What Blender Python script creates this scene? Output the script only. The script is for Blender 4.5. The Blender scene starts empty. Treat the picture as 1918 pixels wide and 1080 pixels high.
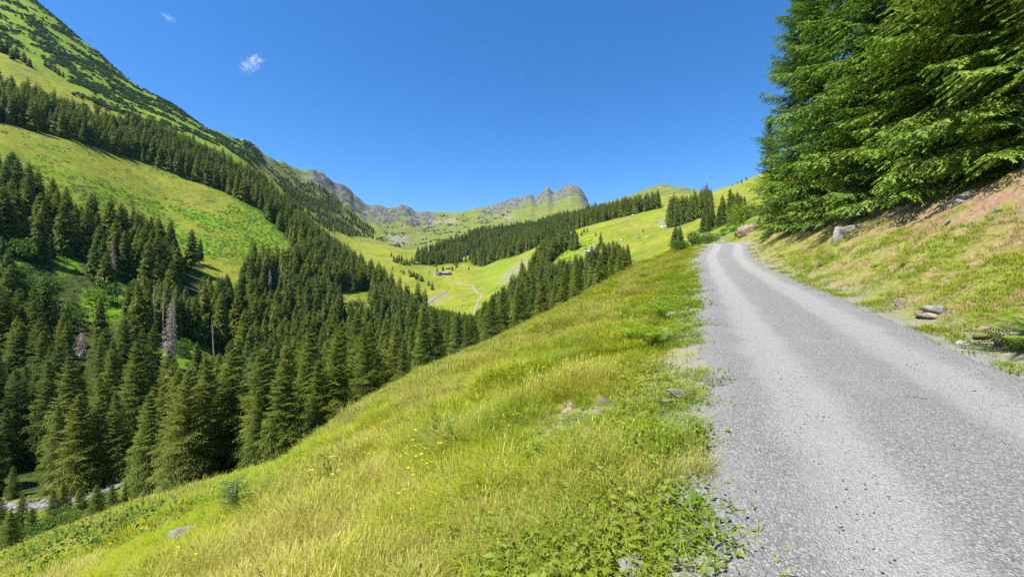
import bpy, math, random
import numpy as np
from mathutils import Vector, Matrix, Euler

random.seed(7)
RNG = np.random.default_rng(11)
R = math.radians
scene = bpy.context.scene
COL = scene.collection

# ------------------------------------------------------------------ camera, sky, sun, exposure
CAM_Z = 1.6
FPX = 805.0                       # focal length in photograph pixels (1918 wide)
cam_d = bpy.data.cameras.new('camera')
cam_d.sensor_width = 36.0
cam_d.lens = 36.0 * FPX / 1918.0
cam_d.clip_start = 0.05
cam_d.clip_end = 20000.0
cam = bpy.data.objects.new('camera', cam_d)
COL.objects.link(cam)
cam.location = (0, 0, CAM_Z)
cam.rotation_euler = (R(90), 0, 0)
scene.camera = cam

SUN_EL, SUN_AZ = 60.0, -117.0      # azimuth measured from +Y (view direction) towards +X
world = bpy.data.worlds.new('World')
scene.world = world
world.use_nodes = True
wn = world.node_tree
wn.nodes.clear()
w_out = wn.nodes.new('ShaderNodeOutputWorld')
w_bg = wn.nodes.new('ShaderNodeBackground')
w_sky = wn.nodes.new('ShaderNodeTexSky')
w_sky.sky_type = 'NISHITA'
w_sky.sun_disc = False
w_sky.sun_elevation = R(SUN_EL)
w_sky.sun_rotation = R(SUN_AZ)
w_sky.altitude = 1500
w_sky.air_density = 1.0
w_sky.dust_density = 0.1
w_sky.ozone_density = 3.0
w_hs = wn.nodes.new('ShaderNodeHueSaturation')
w_hs.inputs['Saturation'].default_value = 1.30
w_hs.inputs['Hue'].default_value = 0.503
wn.links.new(w_sky.outputs[0], w_hs.inputs['Color'])
wn.links.new(w_hs.outputs[0], w_bg.inputs['Color'])
w_bg.inputs['Strength'].default_value = 0.101
wn.links.new(w_bg.outputs[0], w_out.inputs['Surface'])

sun_d = bpy.data.lights.new('sun', 'SUN')
sun_d.energy = 4.6
sun_d.angle = R(0.53)
sun_d.color = (1.0, 0.94, 0.85)
sun = bpy.data.objects.new('sun', sun_d)
COL.objects.link(sun)
_sd = Vector((math.sin(R(SUN_AZ)) * math.cos(R(SUN_EL)), math.cos(R(SUN_AZ)) * math.cos(R(SUN_EL)), math.sin(R(SUN_EL))))
sun.rotation_euler = _sd.to_track_quat('Z', 'Y').to_euler()

vs = scene.view_settings
vs.view_transform = 'Standard'
vs.look = 'None'
vs.gamma = 1.0
vs.use_curve_mapping = False
vs.exposure = 1.1
scene.cycles.use_denoising = False
scene.cycles.max_bounces = 8
scene.cycles.diffuse_bounces = 3
scene.cycles.glossy_bounces = 2
scene.cycles.transmission_bounces = 4
scene.cycles.transparent_max_bounces = 8
scene.cycles.volume_bounces = 0
scene.cycles.use_adaptive_sampling = True
scene.cycles.adaptive_threshold = 0.014

# ------------------------------------------------------------------ helpers: noise
def _h(ix, iy, seed):
    n = (ix.astype(np.int64) * 374761393 + iy.astype(np.int64) * 668265263 + seed * 974634521) & 0xffffffff
    n = ((n ^ (n >> 13)) * 1274126177) & 0xffffffff
    return (n ^ (n >> 16)) & 0xffff
def pn(x, y, seed=0):
    x = np.asarray(x, float); y = np.asarray(y, float)
    ix = np.floor(x); iy = np.floor(y); fx = x - ix; fy = y - iy
    def g(dx, dy):
        a = _h(ix + dx, iy + dy, seed) / 65536.0 * 2 * np.pi
        return np.cos(a) * (fx - dx) + np.sin(a) * (fy - dy)
    u = fx ** 3 * (fx * (fx * 6 - 15) + 10); v = fy ** 3 * (fy * (fy * 6 - 15) + 10)
    a = g(0, 0) * (1 - u) + g(1, 0) * u
    b = g(0, 1) * (1 - u) + g(1, 1) * u
    return (a * (1 - v) + b * v) * 1.5
def fbm(x, y, seed=0, o=4, gain=0.5):
    s = 0; amp = 1.0
    for k in range(o):
        s = s + amp * pn(x * 2 ** k, y * 2 ** k, seed + k * 17); amp *= gain
    return s
def sm(x, a, b):
    t = np.clip((np.asarray(x, float) - a) / (b - a), 0, 1)
    return t * t * (3 - 2 * t)

# ------------------------------------------------------------------ the lie of the land
DX, DY = 0.395, 0.919             # direction of the road on the map; p = metres right of its left edge
def sp(x, y):
    return DX * (x - 0.25) + DY * y, DY * (x - 0.25) - DX * y
ZRY = [-30, 0, 20, 28, 36, 43, 50, 54, 60, 75, 120]
ZRZ = [-4.6, -1.6, 0.4, 1.25, 2.5, 3.8, 5.1, 5.65, 5.85, 6.0, 5.5]
_zy = np.linspace(-30, 120, 601)
_zz = np.interp(_zy, ZRY, ZRZ)
_k = np.exp(-0.5 * (np.arange(-24, 25) / 9.0) ** 2); _k /= _k.sum()
_zz = np.convolve(np.pad(_zz, 24, mode='edge'), _k, 'valid')
def zr(s):
    return np.interp(s * DY, _zy, _zz)
CPX = [-400, 0, 150, 270, 400, 480, 560, 620, 700, 810, 900, 1060]
CPY = [0, 0, 6, 16, 34, 48, 58, 30, 6, -4, -2, 0]
def road_shift(s):
    return 0.9 * sm(s, 38, 53) - 3.2 * sm(s, 52, 66)
ROAD_W = 3.65
def road_w(s):                     # the road opens out towards the bend
    return np.interp(s, [-8, 7, 14, 32, 60], [2.95, 3.02, 3.25, 3.75, 3.75])
def road_p(s, p):                  # cross-road coordinate, 0 at the left edge and ROAD_W at the right one
    p = p - road_shift(s); w = road_w(s)
    return np.where(p > 0, np.where(p < w, p * ROAD_W / w, p - w + ROAD_W), p)
def near_h(x, y):
    s, p = sp(x, y)
    p = road_p(s, p)
    z0 = zr(s)
    zl = -1.6 + 0.0919 * s
    d = np.maximum(-p, 0)
    left = z0 + (zl - z0) * sm(d, 3, 26) - np.where(d < 2.5, 0.22 * d + 0.02 * d * d, 0.675 + 0.43 * (d - 2.5))
    px = 959 + FPX * x / np.maximum(y, 4)
    left = left - np.interp(px, CPX, CPY) * y / FPX * sm(y, 5, 30) * sm(d, 4, 14)
    e = np.maximum(p - ROAD_W, 0)
    right = z0 - 0.06 * np.exp(-((e - 0.45) / 0.3) ** 2) * (e > 0) + np.where(e < 0.7, 0.12 * e, 0.084 + 0.62 * (e - 0.7)) - np.where(e > 6, 0.17 * (e - 6), 0)
    z = np.where(p < 0, left, np.where(p > ROAD_W, right, z0))
    w = sm(d, 0.2, 2.5) + sm(e, 0.3, 2)
    z = z + w * (0.10 * fbm(x * 0.55, y * 0.55, 3, 3) + 0.22 * fbm(x * 0.13, y * 0.13, 5, 2)) 
    z = z + sm(e, 0.6, 2.5) * 0.34 * np.abs(fbm(x * 0.9 + y * 0.2, y * 0.8, 8, 4))
    return z

COLS = {
 -400: [(60,1230),(80,1150),(110,1000),(150,760),(200,520),(300,240),(430,110),(700,-80)],
 0:   [(60,1043),(70,1000),(85,960),(110,870),(150,650),(200,450),(250,335),(300,262),(340,232),(430,185),(520,140),(700,60)],
 150: [(60,990),(70,972),(85,947),(110,870),(150,700),(200,530),(250,432),(300,352),(350,300),(400,264),(500,222),(600,185),(700,150)],
 300: [(60,935),(75,930),(92,900),(120,810),(160,690),(200,605),(250,530),(300,470),(340,425),(400,375),(450,328),(480,300),(560,272),(650,245),(800,212)],
 450: [(60,890),(70,900),(95,880),(125,830),(160,750),(210,680),(260,600),(310,530),(345,490),(390,450),(450,402),(500,366),(600,335),(700,312),(850,292)],
 560: [(60,858),(68,872),(95,862),(130,820),(180,750),(230,690),(280,630),(330,570),(380,520),(420,485),(450,458),(520,435),(620,418),(700,422),(850,412),(1000,392)],
 650: [(60,785),(75,800),(100,810),(150,785),(200,740),(260,680),(320,620),(400,550),(480,510),(550,494),(620,502),(750,490),(1000,452)],
 700: [(60,750),(76,765),(105,780),(150,765),(200,730),(260,680),(320,625),(400,560),(470,525),(530,528),(620,508),(800,482),(1000,458)],
 750: [(60,722),(78,735),(110,750),(150,740),(200,715),(260,672),(320,627),(380,582),(430,562),(480,566),(560,547),(650,522),(800,492),(1000,470)],
 810: [(60,692),(80,703),(120,712),(160,708),(200,692),(260,655),(320,622),(380,602),(450,580),(550,552),(650,526),(720,512),(850,497),(1000,478),(1200,450)],
 900: [(60,657),(80,668),(130,678),(200,662),(280,632),(340,606),(400,582),(450,562),(550,541),(650,525),(750,508),(850,495),(1000,464),(1200,437)],
 1000:[(60,600),(85,615),(140,630),(200,622),(270,600),(350,562),(420,535),(500,510),(600,487),(700,470),(780,460),(900,446),(1100,430)],
 1070:[(60,566),(85,580),(140,595),(200,588),(280,560),(340,530),(420,487),(550,452),(700,431),(900,419),(1200,405)],
 1110:[(60,546),(85,560),(150,570),(220,552),(300,518),(360,487),(450,457),(600,427),(750,408),(900,402),(1100,396)],
 1200:[(60,500),(80,514),(130,527),(200,507),(300,470),(400,437),(550,407),(750,385),(1000,369)],
 1300:[(60,462),(80,474),(110,480),(150,476),(200,458),(260,437),(330,416),(450,396),(600,381),(800,371),(1000,365)],
 1350:[(60,458),(80,463),(110,460),(140,452),(190,437),(250,420),(330,402),(450,386),(600,371)],
 1400:[(60,443),(80,436),(110,424),(160,407),(250,388),(400,367),(600,347)],
 1500:[(60,398),(100,385),(200,365),(400,335),(600,308)],
 1700:[(60,318),(150,295),(400,255),(600,228)],
 2000:[(60,195),(150,165),(400,120),(600,85)],
 2400:[(60,50),(150,10),(400,-40),(600,-80)],
}
SKY = [(-400,-420),(-200,-230),(0,-34),(60,-2),(100,30),(140,64),(180,95),(215,128),(240,147),(265,165),(300,183),(330,199),(350,214),(380,236),(410,247),(440,261),(460,263),(475,271),(495,289),(510,296),(530,302),(550,311),(565,318),(590,319),(605,325),(618,337),(640,346),(655,353),(662,364),(672,371),(680,379),(690,384),(705,385),(728,390),(735,388),(745,385),(760,385),(770,390),(780,397),(800,397),(815,396),(840,398),(860,396),(880,394),(895,388),(915,386),(935,382),(955,374),(970,370),(985,366),(997,362),(1001,370),(1010,365),(1018,359),(1024,352),(1030,353),(1034,362),(1045,357),(1060,349),(1070,343),(1075,348),(1085,351),(1092,361),(1098,371),(1103,381),(1110,388),(1120,383),(1150,375),(1180,365),(1205,355),(1220,350),(1240,346),(1255,348),(1270,350),(1285,352),(1295,357),(1305,355),(1315,358),(1330,359),(1345,354),(1360,350),(1375,345),(1390,339),(1400,335),(1430,322),(1500,290),(1700,200),(2000,60),(2400,-110)]
SKYD = [(-400,1250),(0,1050),(300,1050),(450,1150),(560,1600),(650,1900),(750,2100),(1060,2100),(1100,2050),(1125,1450),(1300,1400),(1345,1000),(1400,850),(1500,800),(2400,800)]
YBD = [(-400,700),(0,700),(150,700),(300,800),(450,850),(560,1000),(650,1000),(750,1000),(810,1200),(900,1200),(1000,1100),(1070,1200),(1110,1100),(1200,1000),(1300,1000),(1350,600),(1400,600),(2400,600)]

PXG = np.arange(-400, 2401, 4.0)
LYG = np.linspace(math.log(40), math.log(6000), 420)
_cpx = np.array(sorted(COLS))
_colp = []
for c in _cpx:
    a = np.array(COLS[c], float)
    _colp.append(np.interp(LYG, np.log(a[:, 0]), a[:, 1]))
_colp = np.array(_colp)
TAB = np.empty((len(PXG), len(LYG)))
for j in range(len(LYG)):
    TAB[:, j] = np.interp(PXG, _cpx, _colp[:, j])
def _blur(A, s, axis):
    n = int(3 * s) + 1
    k = np.exp(-0.5 * (np.arange(-n, n + 1) / s) ** 2); k /= k.sum()
    return np.apply_along_axis(lambda v: np.convolve(np.pad(v, n, mode='edge'), k, 'valid'), axis, A)
TAB = _blur(_blur(TAB, 5.0, 0), 3.5, 1)
_sk = np.array(SKY, float); _sd2 = np.array(SKYD, float); _yb = np.array(YBD, float)
SKYP = np.interp(PXG, _sk[:, 0], _sk[:, 1])
SKYY = _blur(np.interp(PXG, _sd2[:, 0], _sd2[:, 1])[:, None], 2.0, 0)[:, 0]
YB = _blur(np.interp(PXG, _yb[:, 0], _yb[:, 1])[:, None], 5.0, 0)[:, 0]
for i in range(len(PXG)):
    lb = math.log(YB[i]); ls = math.log(SKYY[i])
    pb = np.interp(lb, LYG, TAB[i])
    t = (LYG - lb) / (ls - lb)
    f = np.where(t <= 0, TAB[i], 0)
    far = pb + (SKYP[i] - pb) * np.clip(t, 0, 1) ** 1.25
    beh = SKYP[i] + (np.exp(LYG) - SKYY[i]) * 0.12
    f = np.where((t > 0) & (t <= 1), far, f)
    TAB[i] = np.where(t > 1, np.minimum(beh, SKYP[i] + 160), f)
def tab(px, ly):
    fx = np.clip((px - PXG[0]) / 4.0, 0, len(PXG) - 1.001)
    fy = np.clip((ly - LYG[0]) / (LYG[1] - LYG[0]), 0, len(LYG) - 1.001)
    i = fx.astype(int); j = fy.astype(int); u = fx - i; v = fy - j
    return (TAB[i, j] * (1 - u) * (1 - v) + TAB[i + 1, j] * u * (1 - v) + TAB[i, j + 1] * (1 - u) * v + TAB[i + 1, j + 1] * u * v)
def rockmask(px, py, Y):
    m = sm(px, 520, 600) * (1 - sm(px, 800, 850)) * (1 - sm(py - np.interp(px, _sk[:, 0], _sk[:, 1]), 18, 62))
    m = np.maximum(m, sm(px, 840, 930) * (1 - sm(px, 1105, 1113)) * (1 - sm(py - np.interp(px, _sk[:, 0], _sk[:, 1]), 8, 52)))
    m = np.maximum(m, 0.6 * sm(px, 1210, 1230) * (1 - sm(px, 1290, 1310)) * (1 - sm(py, 354, 372)))
    m = np.maximum(m, 0.55 * sm(px, 380, 470) * (1 - sm(px, 560, 620)) * (1 - sm(py - np.interp(px, _sk[:, 0], _sk[:, 1]), 8, 26)))
    return m * sm(Y, 900, 1100)
def h(x, y):
    x = np.asarray(x, float); y = np.asarray(y, float)
    shp = np.broadcast(x, y).shape
    x = np.broadcast_to(x, shp); y = np.broadcast_to(y, shp)
    nz = near_h(x, y)
    yy = np.maximum(y, 40)
    px = 959 + FPX * x / yy
    py = tab(px, np.log(yy))
    fz = yy * (540 - py) / FPX
    rel = np.sqrt(x * x + y * y)
    fz = fz + fbm(x / 26, y / 26, 21, 4) * 0.9 * sm(rel, 60, 300) + fbm(x / 90, y / 90, 31, 3) * 2.2 * sm(rel, 250, 700)
    rm = rockmask(px, py, y)
    rid = 1 - np.abs(fbm(x / 85, y / 85, 41, 5, 0.55)) * 1.5
    fz = fz + rm * (rid - 0.55) * 17 * sm(rel, 900, 1300)
    w = sm(y, 48, 64)
    return nz * (1 - w) + fz * w + CAM_Z
def hz(x, y):
    return float(h(np.array([x]), np.array([y]))[0])
def world_at(px, Y):
    x = (px - 959) / FPX * Y
    return x, Y
def proj(x, y, z):
    return 959 + FPX * x / y, 540 - FPX * (z - CAM_Z) / y

# ------------------------------------------------------------------ helpers: meshes, materials, objects
def mesh_np(name, v, f, mat=None, smooth=True):
    me = bpy.data.meshes.new(name)
    v = np.asarray(v, np.float32)
    f = np.asarray(f, np.int32)
    nv, nf, k = len(v), len(f), f.shape[1]
    me.vertices.add(nv); me.vertices.foreach_set('co', v.ravel())
    me.loops.add(nf * k); me.loops.foreach_set('vertex_index', f.ravel())
    me.polygons.add(nf)
    me.polygons.foreach_set('loop_start', np.arange(0, nf * k, k, dtype=np.int32))
    me.polygons.foreach_set('loop_total', np.full(nf, k, np.int32))
    if smooth:
        me.polygons.foreach_set('use_smooth', np.ones(nf, bool))
    me.update(calc_edges=True)
    if mat: me.materials.append(mat)
    return me
def add_attr(me, name, arr):
    arr = np.asarray(arr, np.float32)
    if arr.ndim == 1:
        a = me.attributes.new(name, 'FLOAT', 'POINT'); a.data.foreach_set('value', arr)
    else:
        a = me.attributes.new(name, 'FLOAT_COLOR', 'POINT'); a.data.foreach_set('color', arr.ravel())
def link(name, data, parent=None, loc=None):
    o = bpy.data.objects.new(name, data)
    COL.objects.link(o)
    if parent is not None: o.parent = parent
    if loc is not None: o.location = loc
    return o
def tag(o, label=None, cat=None, group=None, kind=None):
    if label: o['label'] = label
    if cat: o['category'] = cat
    if group: o['group'] = group
    if kind: o['kind'] = kind
    return o
class Acc:
    """collects triangles/quads (quads stored as 4 indices, tris with repeated split) with a per-vertex value"""
    def __init__(s): s.v = []; s.f = []; s.a = []; s.n = 0
    def add(s, v, f, a=0.0):
        v = np.asarray(v, float); f = np.asarray(f, int)
        s.v.append(v); s.f.append(f + s.n); s.n += len(v)
        s.a.append(np.full(len(v), a) if np.isscalar(a) else np.asarray(a, float))
    def mesh(s, name, mat, smooth=True):
        v = np.concatenate(s.v); f = np.concatenate(s.f)
        me = mesh_np(name, v, f, mat, smooth)
        add_attr(me, 'tip', np.concatenate(s.a))
        return me

def mat_new(name):
    m = bpy.data.materials.new(name); m.use_nodes = True
    nt = m.node_tree; nt.nodes.clear()
    return m, nt
class NB:
    def __init__(s, nt): s.nt = nt
    def n(s, t, **kw):
        nd = s.nt.nodes.new(t)
        for k, v in kw.items(): setattr(nd, k, v)
        return nd
    def l(s, a, b): s.nt.links.new(a, b)
    def pos(s): return s.n('ShaderNodeNewGeometry').outputs['Position']
    def noise(s, vec, scale, detail=4, rough=0.55, dist=0.0):
        n = s.n('ShaderNodeTexNoise'); n.inputs['Scale'].default_value = scale
        n.inputs['Detail'].default_value = detail; n.inputs['Roughness'].default_value = rough
        n.inputs['Distortion'].default_value = dist
        if vec is not None: s.l(vec, n.inputs['Vector'])
        return n.outputs['Fac']
    def ramp(s, fac, stops, interp='LINEAR'):
        r = s.n('ShaderNodeValToRGB'); r.color_ramp.interpolation = interp
        el = r.color_ramp.elements
        while len(el) < len(stops): el.new(0.5)
        for e, (p, c) in zip(el, stops):
            e.position = p; e.color = (*c, 1) if len(c) == 3 else c
        s.l(fac, r.inputs['Fac']); return r.outputs['Color']
    def fr(s, fac, a, b, lo=0.0, hi=1.0):
        m = s.n('ShaderNodeMapRange'); m.interpolation_type = 'SMOOTHSTEP'
        for k, v in zip(('From Min', 'From Max', 'To Min', 'To Max'), (a, b, lo, hi)): m.inputs[k].default_value = v
        s.l(fac, m.inputs['Value']); return m.outputs['Result']
    def mix(s, fac, a, b, mode='MIX'):
        m = s.n('ShaderNodeMix', data_type='RGBA', blend_type=mode)
        for sock, v in ((m.inputs['Factor'], fac), (m.inputs['A'], a), (m.inputs['B'], b)):
            pass
        def put(sock, v):
            if isinstance(v, (int, float)): sock.default_value = v
            elif isinstance(v, tuple): sock.default_value = (*v, 1)
            else: s.l(v, sock)
        put(m.inputs[0], fac); put(m.inputs[6], a); put(m.inputs[7], b)
        return m.outputs[2]
    def math(s, op, a, b=None):
        m = s.n('ShaderNodeMath', operation=op)
        for i, v in enumerate((a, b)):
            if v is None: continue
            if isinstance(v, (int, float)): m.inputs[i].default_value = v
            else: s.l(v, m.inputs[i])
        return m.outputs[0]
    def attr(s, name): 
        a = s.n('ShaderNodeAttribute'); a.attribute_name = name; return a
    def bump(s, height, strength, dist):
        b = s.n('ShaderNodeBump'); b.inputs['Strength'].default_value = strength
        b.inputs['Distance'].default_value = dist; s.l(height, b.inputs['Height']); return b.outputs['Normal']
    def out(s, col, rough=0.85, spec=0.2, normal=None, trans=0.0, transcol=None):
        o = s.n('ShaderNodeOutputMaterial'); p = s.n('ShaderNodeBsdfPrincipled')
        if isinstance(col, tuple): p.inputs['Base Color'].default_value = (*col, 1)
        else: s.l(col, p.inputs['Base Color'])
        if isinstance(rough, float): p.inputs['Roughness'].default_value = rough
        else: s.l(rough, p.inputs['Roughness'])
        p.inputs['Specular IOR Level'].default_value = spec
        if normal is not None: s.l(normal, p.inputs['Normal'])
        sh = p.outputs[0]
        if trans > 0:
            t = s.n('ShaderNodeBsdfTranslucent')
            tc = transcol if transcol is not None else col
            if isinstance(tc, tuple): t.inputs['Color'].default_value = (*tc, 1)
            else: s.l(tc, t.inputs['Color'])
            mx = s.n('ShaderNodeMixShader'); mx.inputs[0].default_value = trans
            s.l(sh, mx.inputs[1]); s.l(t.outputs[0], mx.inputs[2]); sh = mx.outputs[0]
        s.l(sh, o.inputs['Surface'])

# ---- vegetation material: tip attribute, per-instance variation, broad world-space variation
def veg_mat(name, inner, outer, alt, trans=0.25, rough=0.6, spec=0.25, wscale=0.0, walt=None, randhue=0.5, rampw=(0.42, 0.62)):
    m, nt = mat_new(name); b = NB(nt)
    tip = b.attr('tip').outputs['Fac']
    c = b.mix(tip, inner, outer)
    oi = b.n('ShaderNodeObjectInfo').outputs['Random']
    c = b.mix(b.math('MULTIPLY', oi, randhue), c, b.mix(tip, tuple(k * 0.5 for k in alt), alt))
    if wscale > 0:
        nz = b.fr(b.noise(b.pos(), wscale, 3), rampw[0], rampw[1])
        c = b.mix(nz, c, b.mix(tip, tuple(k * 0.55 for k in walt), walt))
    b.out(c, rough, spec, trans=trans)
    return m
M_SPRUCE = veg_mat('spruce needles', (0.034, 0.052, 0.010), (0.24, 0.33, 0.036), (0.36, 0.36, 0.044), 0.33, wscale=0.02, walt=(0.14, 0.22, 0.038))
M_SPRUCE_N = veg_mat('spruce needles painted light', (0.009, 0.020, 0.005), (0.215, 0.385, 0.044), (0.31, 0.45, 0.048), 0.26, wscale=0.35, walt=(0.095, 0.18, 0.045), rampw=(0.5, 0.7))  # new growth lightens tips; sunlight and deep inner shade also put into colours
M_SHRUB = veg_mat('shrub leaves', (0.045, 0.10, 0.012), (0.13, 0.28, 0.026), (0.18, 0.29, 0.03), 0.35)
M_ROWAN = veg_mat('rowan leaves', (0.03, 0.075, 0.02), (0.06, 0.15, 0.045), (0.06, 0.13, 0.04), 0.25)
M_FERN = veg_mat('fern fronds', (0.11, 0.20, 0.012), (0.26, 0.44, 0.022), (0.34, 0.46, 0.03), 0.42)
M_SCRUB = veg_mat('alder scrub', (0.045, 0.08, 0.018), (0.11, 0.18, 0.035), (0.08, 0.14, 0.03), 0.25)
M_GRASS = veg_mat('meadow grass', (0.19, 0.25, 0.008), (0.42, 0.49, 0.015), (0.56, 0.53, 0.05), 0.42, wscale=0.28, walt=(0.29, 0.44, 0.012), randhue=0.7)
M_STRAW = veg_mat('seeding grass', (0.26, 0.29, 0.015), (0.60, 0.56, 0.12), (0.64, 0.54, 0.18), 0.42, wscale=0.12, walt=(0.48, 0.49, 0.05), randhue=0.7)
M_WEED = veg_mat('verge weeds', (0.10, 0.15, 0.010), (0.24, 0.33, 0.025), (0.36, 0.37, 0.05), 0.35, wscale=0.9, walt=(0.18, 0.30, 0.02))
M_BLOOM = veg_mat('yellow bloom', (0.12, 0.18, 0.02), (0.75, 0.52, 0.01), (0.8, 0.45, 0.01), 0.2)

def simple(name, c1, c2, scale, rough=0.9, bump=0.3, bscale=None, dist=0.02):
    m, nt = mat_new(name); b = NB(nt)
    p = b.pos(); nz = b.noise(p, scale, 6, 0.65)
    b.out(b.mix(b.fr(nz, 0.35, 0.65), c1, c2), rough, 0.2, b.bump(b.noise(p, bscale or scale * 3, 5, 0.7), bump, dist))
    return m
M_BARK = simple('spruce bark', (0.10, 0.085, 0.07), (0.22, 0.19, 0.16), 3.0, bscale=8)
M_DEAD = simple('dead grey wood', (0.38, 0.33, 0.29), (0.55, 0.50, 0.45), 1.5)
M_DEADTWIG = simple('dead twigs', (0.46, 0.38, 0.31), (0.62, 0.54, 0.46), 1.0)
M_WOOD = simple('weathered wood', (0.10, 0.07, 0.05), (0.2, 0.15, 0.11), 0.8)
M_PALEWOOD = simple('pale planks', (0.45, 0.42, 0.37), (0.6, 0.57, 0.52), 2.0)
M_LIME = simple('limewash', (0.62, 0.6, 0.56), (0.75, 0.73, 0.7), 1.0)
M_SHING = simple('grey roof shingle', (0.14, 0.13, 0.125), (0.3, 0.29, 0.28), 0.7)
M_GLASSD = simple('dark window', (0.02, 0.025, 0.03), (0.04, 0.045, 0.05), 1.0, rough=0.2)
def rock_mat(name, a, bcol, c, sc):
    m, nt = mat_new(name); b = NB(nt)
    p = b.pos(); n1 = b.noise(p, sc, 8, 0.7, 0.4); n2 = b.noise(p, sc * 0.35, 4, 0.6)
    col = b.mix(b.fr(n1, 0.32, 0.68), a, bcol)
    col = b.mix(b.fr(n2, 0.5, 0.68), col, c)
    b.out(col, 0.92, 0.15, b.bump(b.noise(p, sc * 2.5, 8, 0.72), 0.7, 0.06))
    return m
M_ROCK = rock_mat('pale schist', (0.10, 0.095, 0.085), (0.32, 0.31, 0.28), (0.20, 0.15, 0.10), 3.0)
M_ROCKR = rock_mat('rusty schist', (0.13, 0.095, 0.07), (0.34, 0.27, 0.21), (0.26, 0.16, 0.10), 3.5)
M_STONE = rock_mat('road pebble', (0.24, 0.24, 0.24), (0.46, 0.46, 0.46), (0.34, 0.33, 0.31), 14.0)

# ------------------------------------------------------------------ ground materials
def near_ground_mat():
    m, nt = mat_new('meadow soil and turf'); b = NB(nt); p = b.pos()
    a = b.attr('mask').outputs['Color']
    sx = b.n('ShaderNodeSeparateColor'); b.l(a, sx.inputs[0])
    n1 = b.noise(p, 1.3, 6, 0.65); n2 = b.noise(p, 9.0, 6, 0.7); n3 = b.noise(p, 0.22, 3)
    g = b.mix(b.fr(n1, 0.38, 0.62), (0.19, 0.21, 0.018), (0.29, 0.29, 0.035))
    g = b.mix(b.fr(n3, 0.42, 0.62), g, (0.34, 0.30, 0.09))
    g = b.mix(b.fr(n2, 0.5, 0.72, 0, 0.6), g, (0.09, 0.12, 0.02))
    # bank: short turf with bare tan soil
    soil = b.mix(b.fr(n2, 0.35, 0.7), (0.20, 0.125, 0.07), (0.36, 0.25, 0.14))
    turf = b.mix(b.fr(n2, 0.35, 0.65), (0.13, 0.165, 0.025), (0.24, 0.25, 0.055))
    bank = b.mix(b.fr(n1, 0.47, 0.60), turf, soil)
    g = b.mix(sx.outputs[0], g, bank)
    g = b.mix(b.math('MULTIPLY', sx.outputs[1], b.fr(n1, 0.3, 0.55)), g, b.mix(b.fr(n2, 0.3, 0.7), (0.20, 0.12, 0.072), (0.31, 0.21, 0.135)))
    grav = b.mix(b.fr(b.noise(p, 40, 4, 0.7), 0.35, 0.65), (0.13, 0.12, 0.11), (0.33, 0.32, 0.30))
    g = b.mix(b.math('MULTIPLY', sx.outputs[2], b.fr(n1, 0.25, 0.5)), g, grav)
    b.out(g, 0.95, 0.1, b.bump(b.noise(p, 14, 6, 0.75), 0.8, 0.05))
    return m
def far_ground_mat(c1=(0.16, 0.22, 0.014), c2=(0.27, 0.28, 0.028), nm='alpine pasture'):
    m, nt = mat_new(nm); b = NB(nt); p = b.pos()
    a = b.attr('mask'); sx = b.n('ShaderNodeSeparateColor'); b.l(a.outputs['Color'], sx.inputs[0])
    forest = a.outputs['Alpha']
    n1 = b.noise(p, 0.02, 6, 0.62); n2 = b.noise(p, 0.11, 6, 0.68); n3 = b.noise(p, 0.5, 4, 0.7)
    mp = b.n('ShaderNodeMapping'); mp.inputs['Scale'].default_value = (0.35, 0.35, 1.6); b.l(p, mp.inputs['Vector'])
    terr = b.noise(mp.outputs[0], 0.10, 5, 0.6)          # contour-wise cattle terracettes
    g = b.mix(b.fr(n1, 0.38, 0.62), c1, c2)
    g = b.mix(b.fr(terr, 0.45, 0.65, 0, 0.75), g, (0.25, 0.22, 0.055))
    g = b.mix(b.fr(n2, 0.48, 0.66, 0, 0.75), g, (0.085, 0.15, 0.014))
    g = b.mix(b.fr(b.noise(p, 0.045, 6, 0.7, 1.2), 0.56, 0.66, 0, 0.6), g, (0.28, 0.24, 0.09))
    lush = b.mix(b.fr(n2, 0.4, 0.6), (0.115, 0.25, 0.014), (0.20, 0.33, 0.020))
    g = b.mix(sx.outputs[0], g, lush)
    g = b.mix(b.fr(n3, 0.52, 0.75, 0, 0.45), g, (0.07, 0.10, 0.02))
    scree = b.mix(b.fr(n2, 0.35, 0.65), (0.19, 0.18, 0.11), (0.27, 0.25, 0.17))
    g = b.mix(b.math('MULTIPLY', sx.outputs[2], b.fr(n2, 0.3, 0.55)), g, scree)
    # rock: steep and noisy places inside the rock mask
    rk = b.mix(b.fr(b.noise(p, 0.06, 8, 0.75), 0.35, 0.65), (0.055, 0.058, 0.058), (0.185, 0.185, 0.175))
    rmf = b.fr(b.math('ADD', sx.outputs[1], b.math('MULTIPLY', b.math('SUBTRACT', b.noise(p, 0.028, 7, 0.7), 0.5), 2.8)), 0.72, 0.96)
    rmf = b.math('MULTIPLY', rmf, b.fr(sx.outputs[1], 0.02, 0.2))
    g = b.mix(rmf, g, rk)
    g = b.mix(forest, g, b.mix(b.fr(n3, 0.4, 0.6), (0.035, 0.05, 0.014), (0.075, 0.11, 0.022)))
    b.out(g, 0.95, 0.08, b.bump(b.noise(p, 0.22, 8, 0.74), 0.9, 2.2))
    return m
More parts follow.
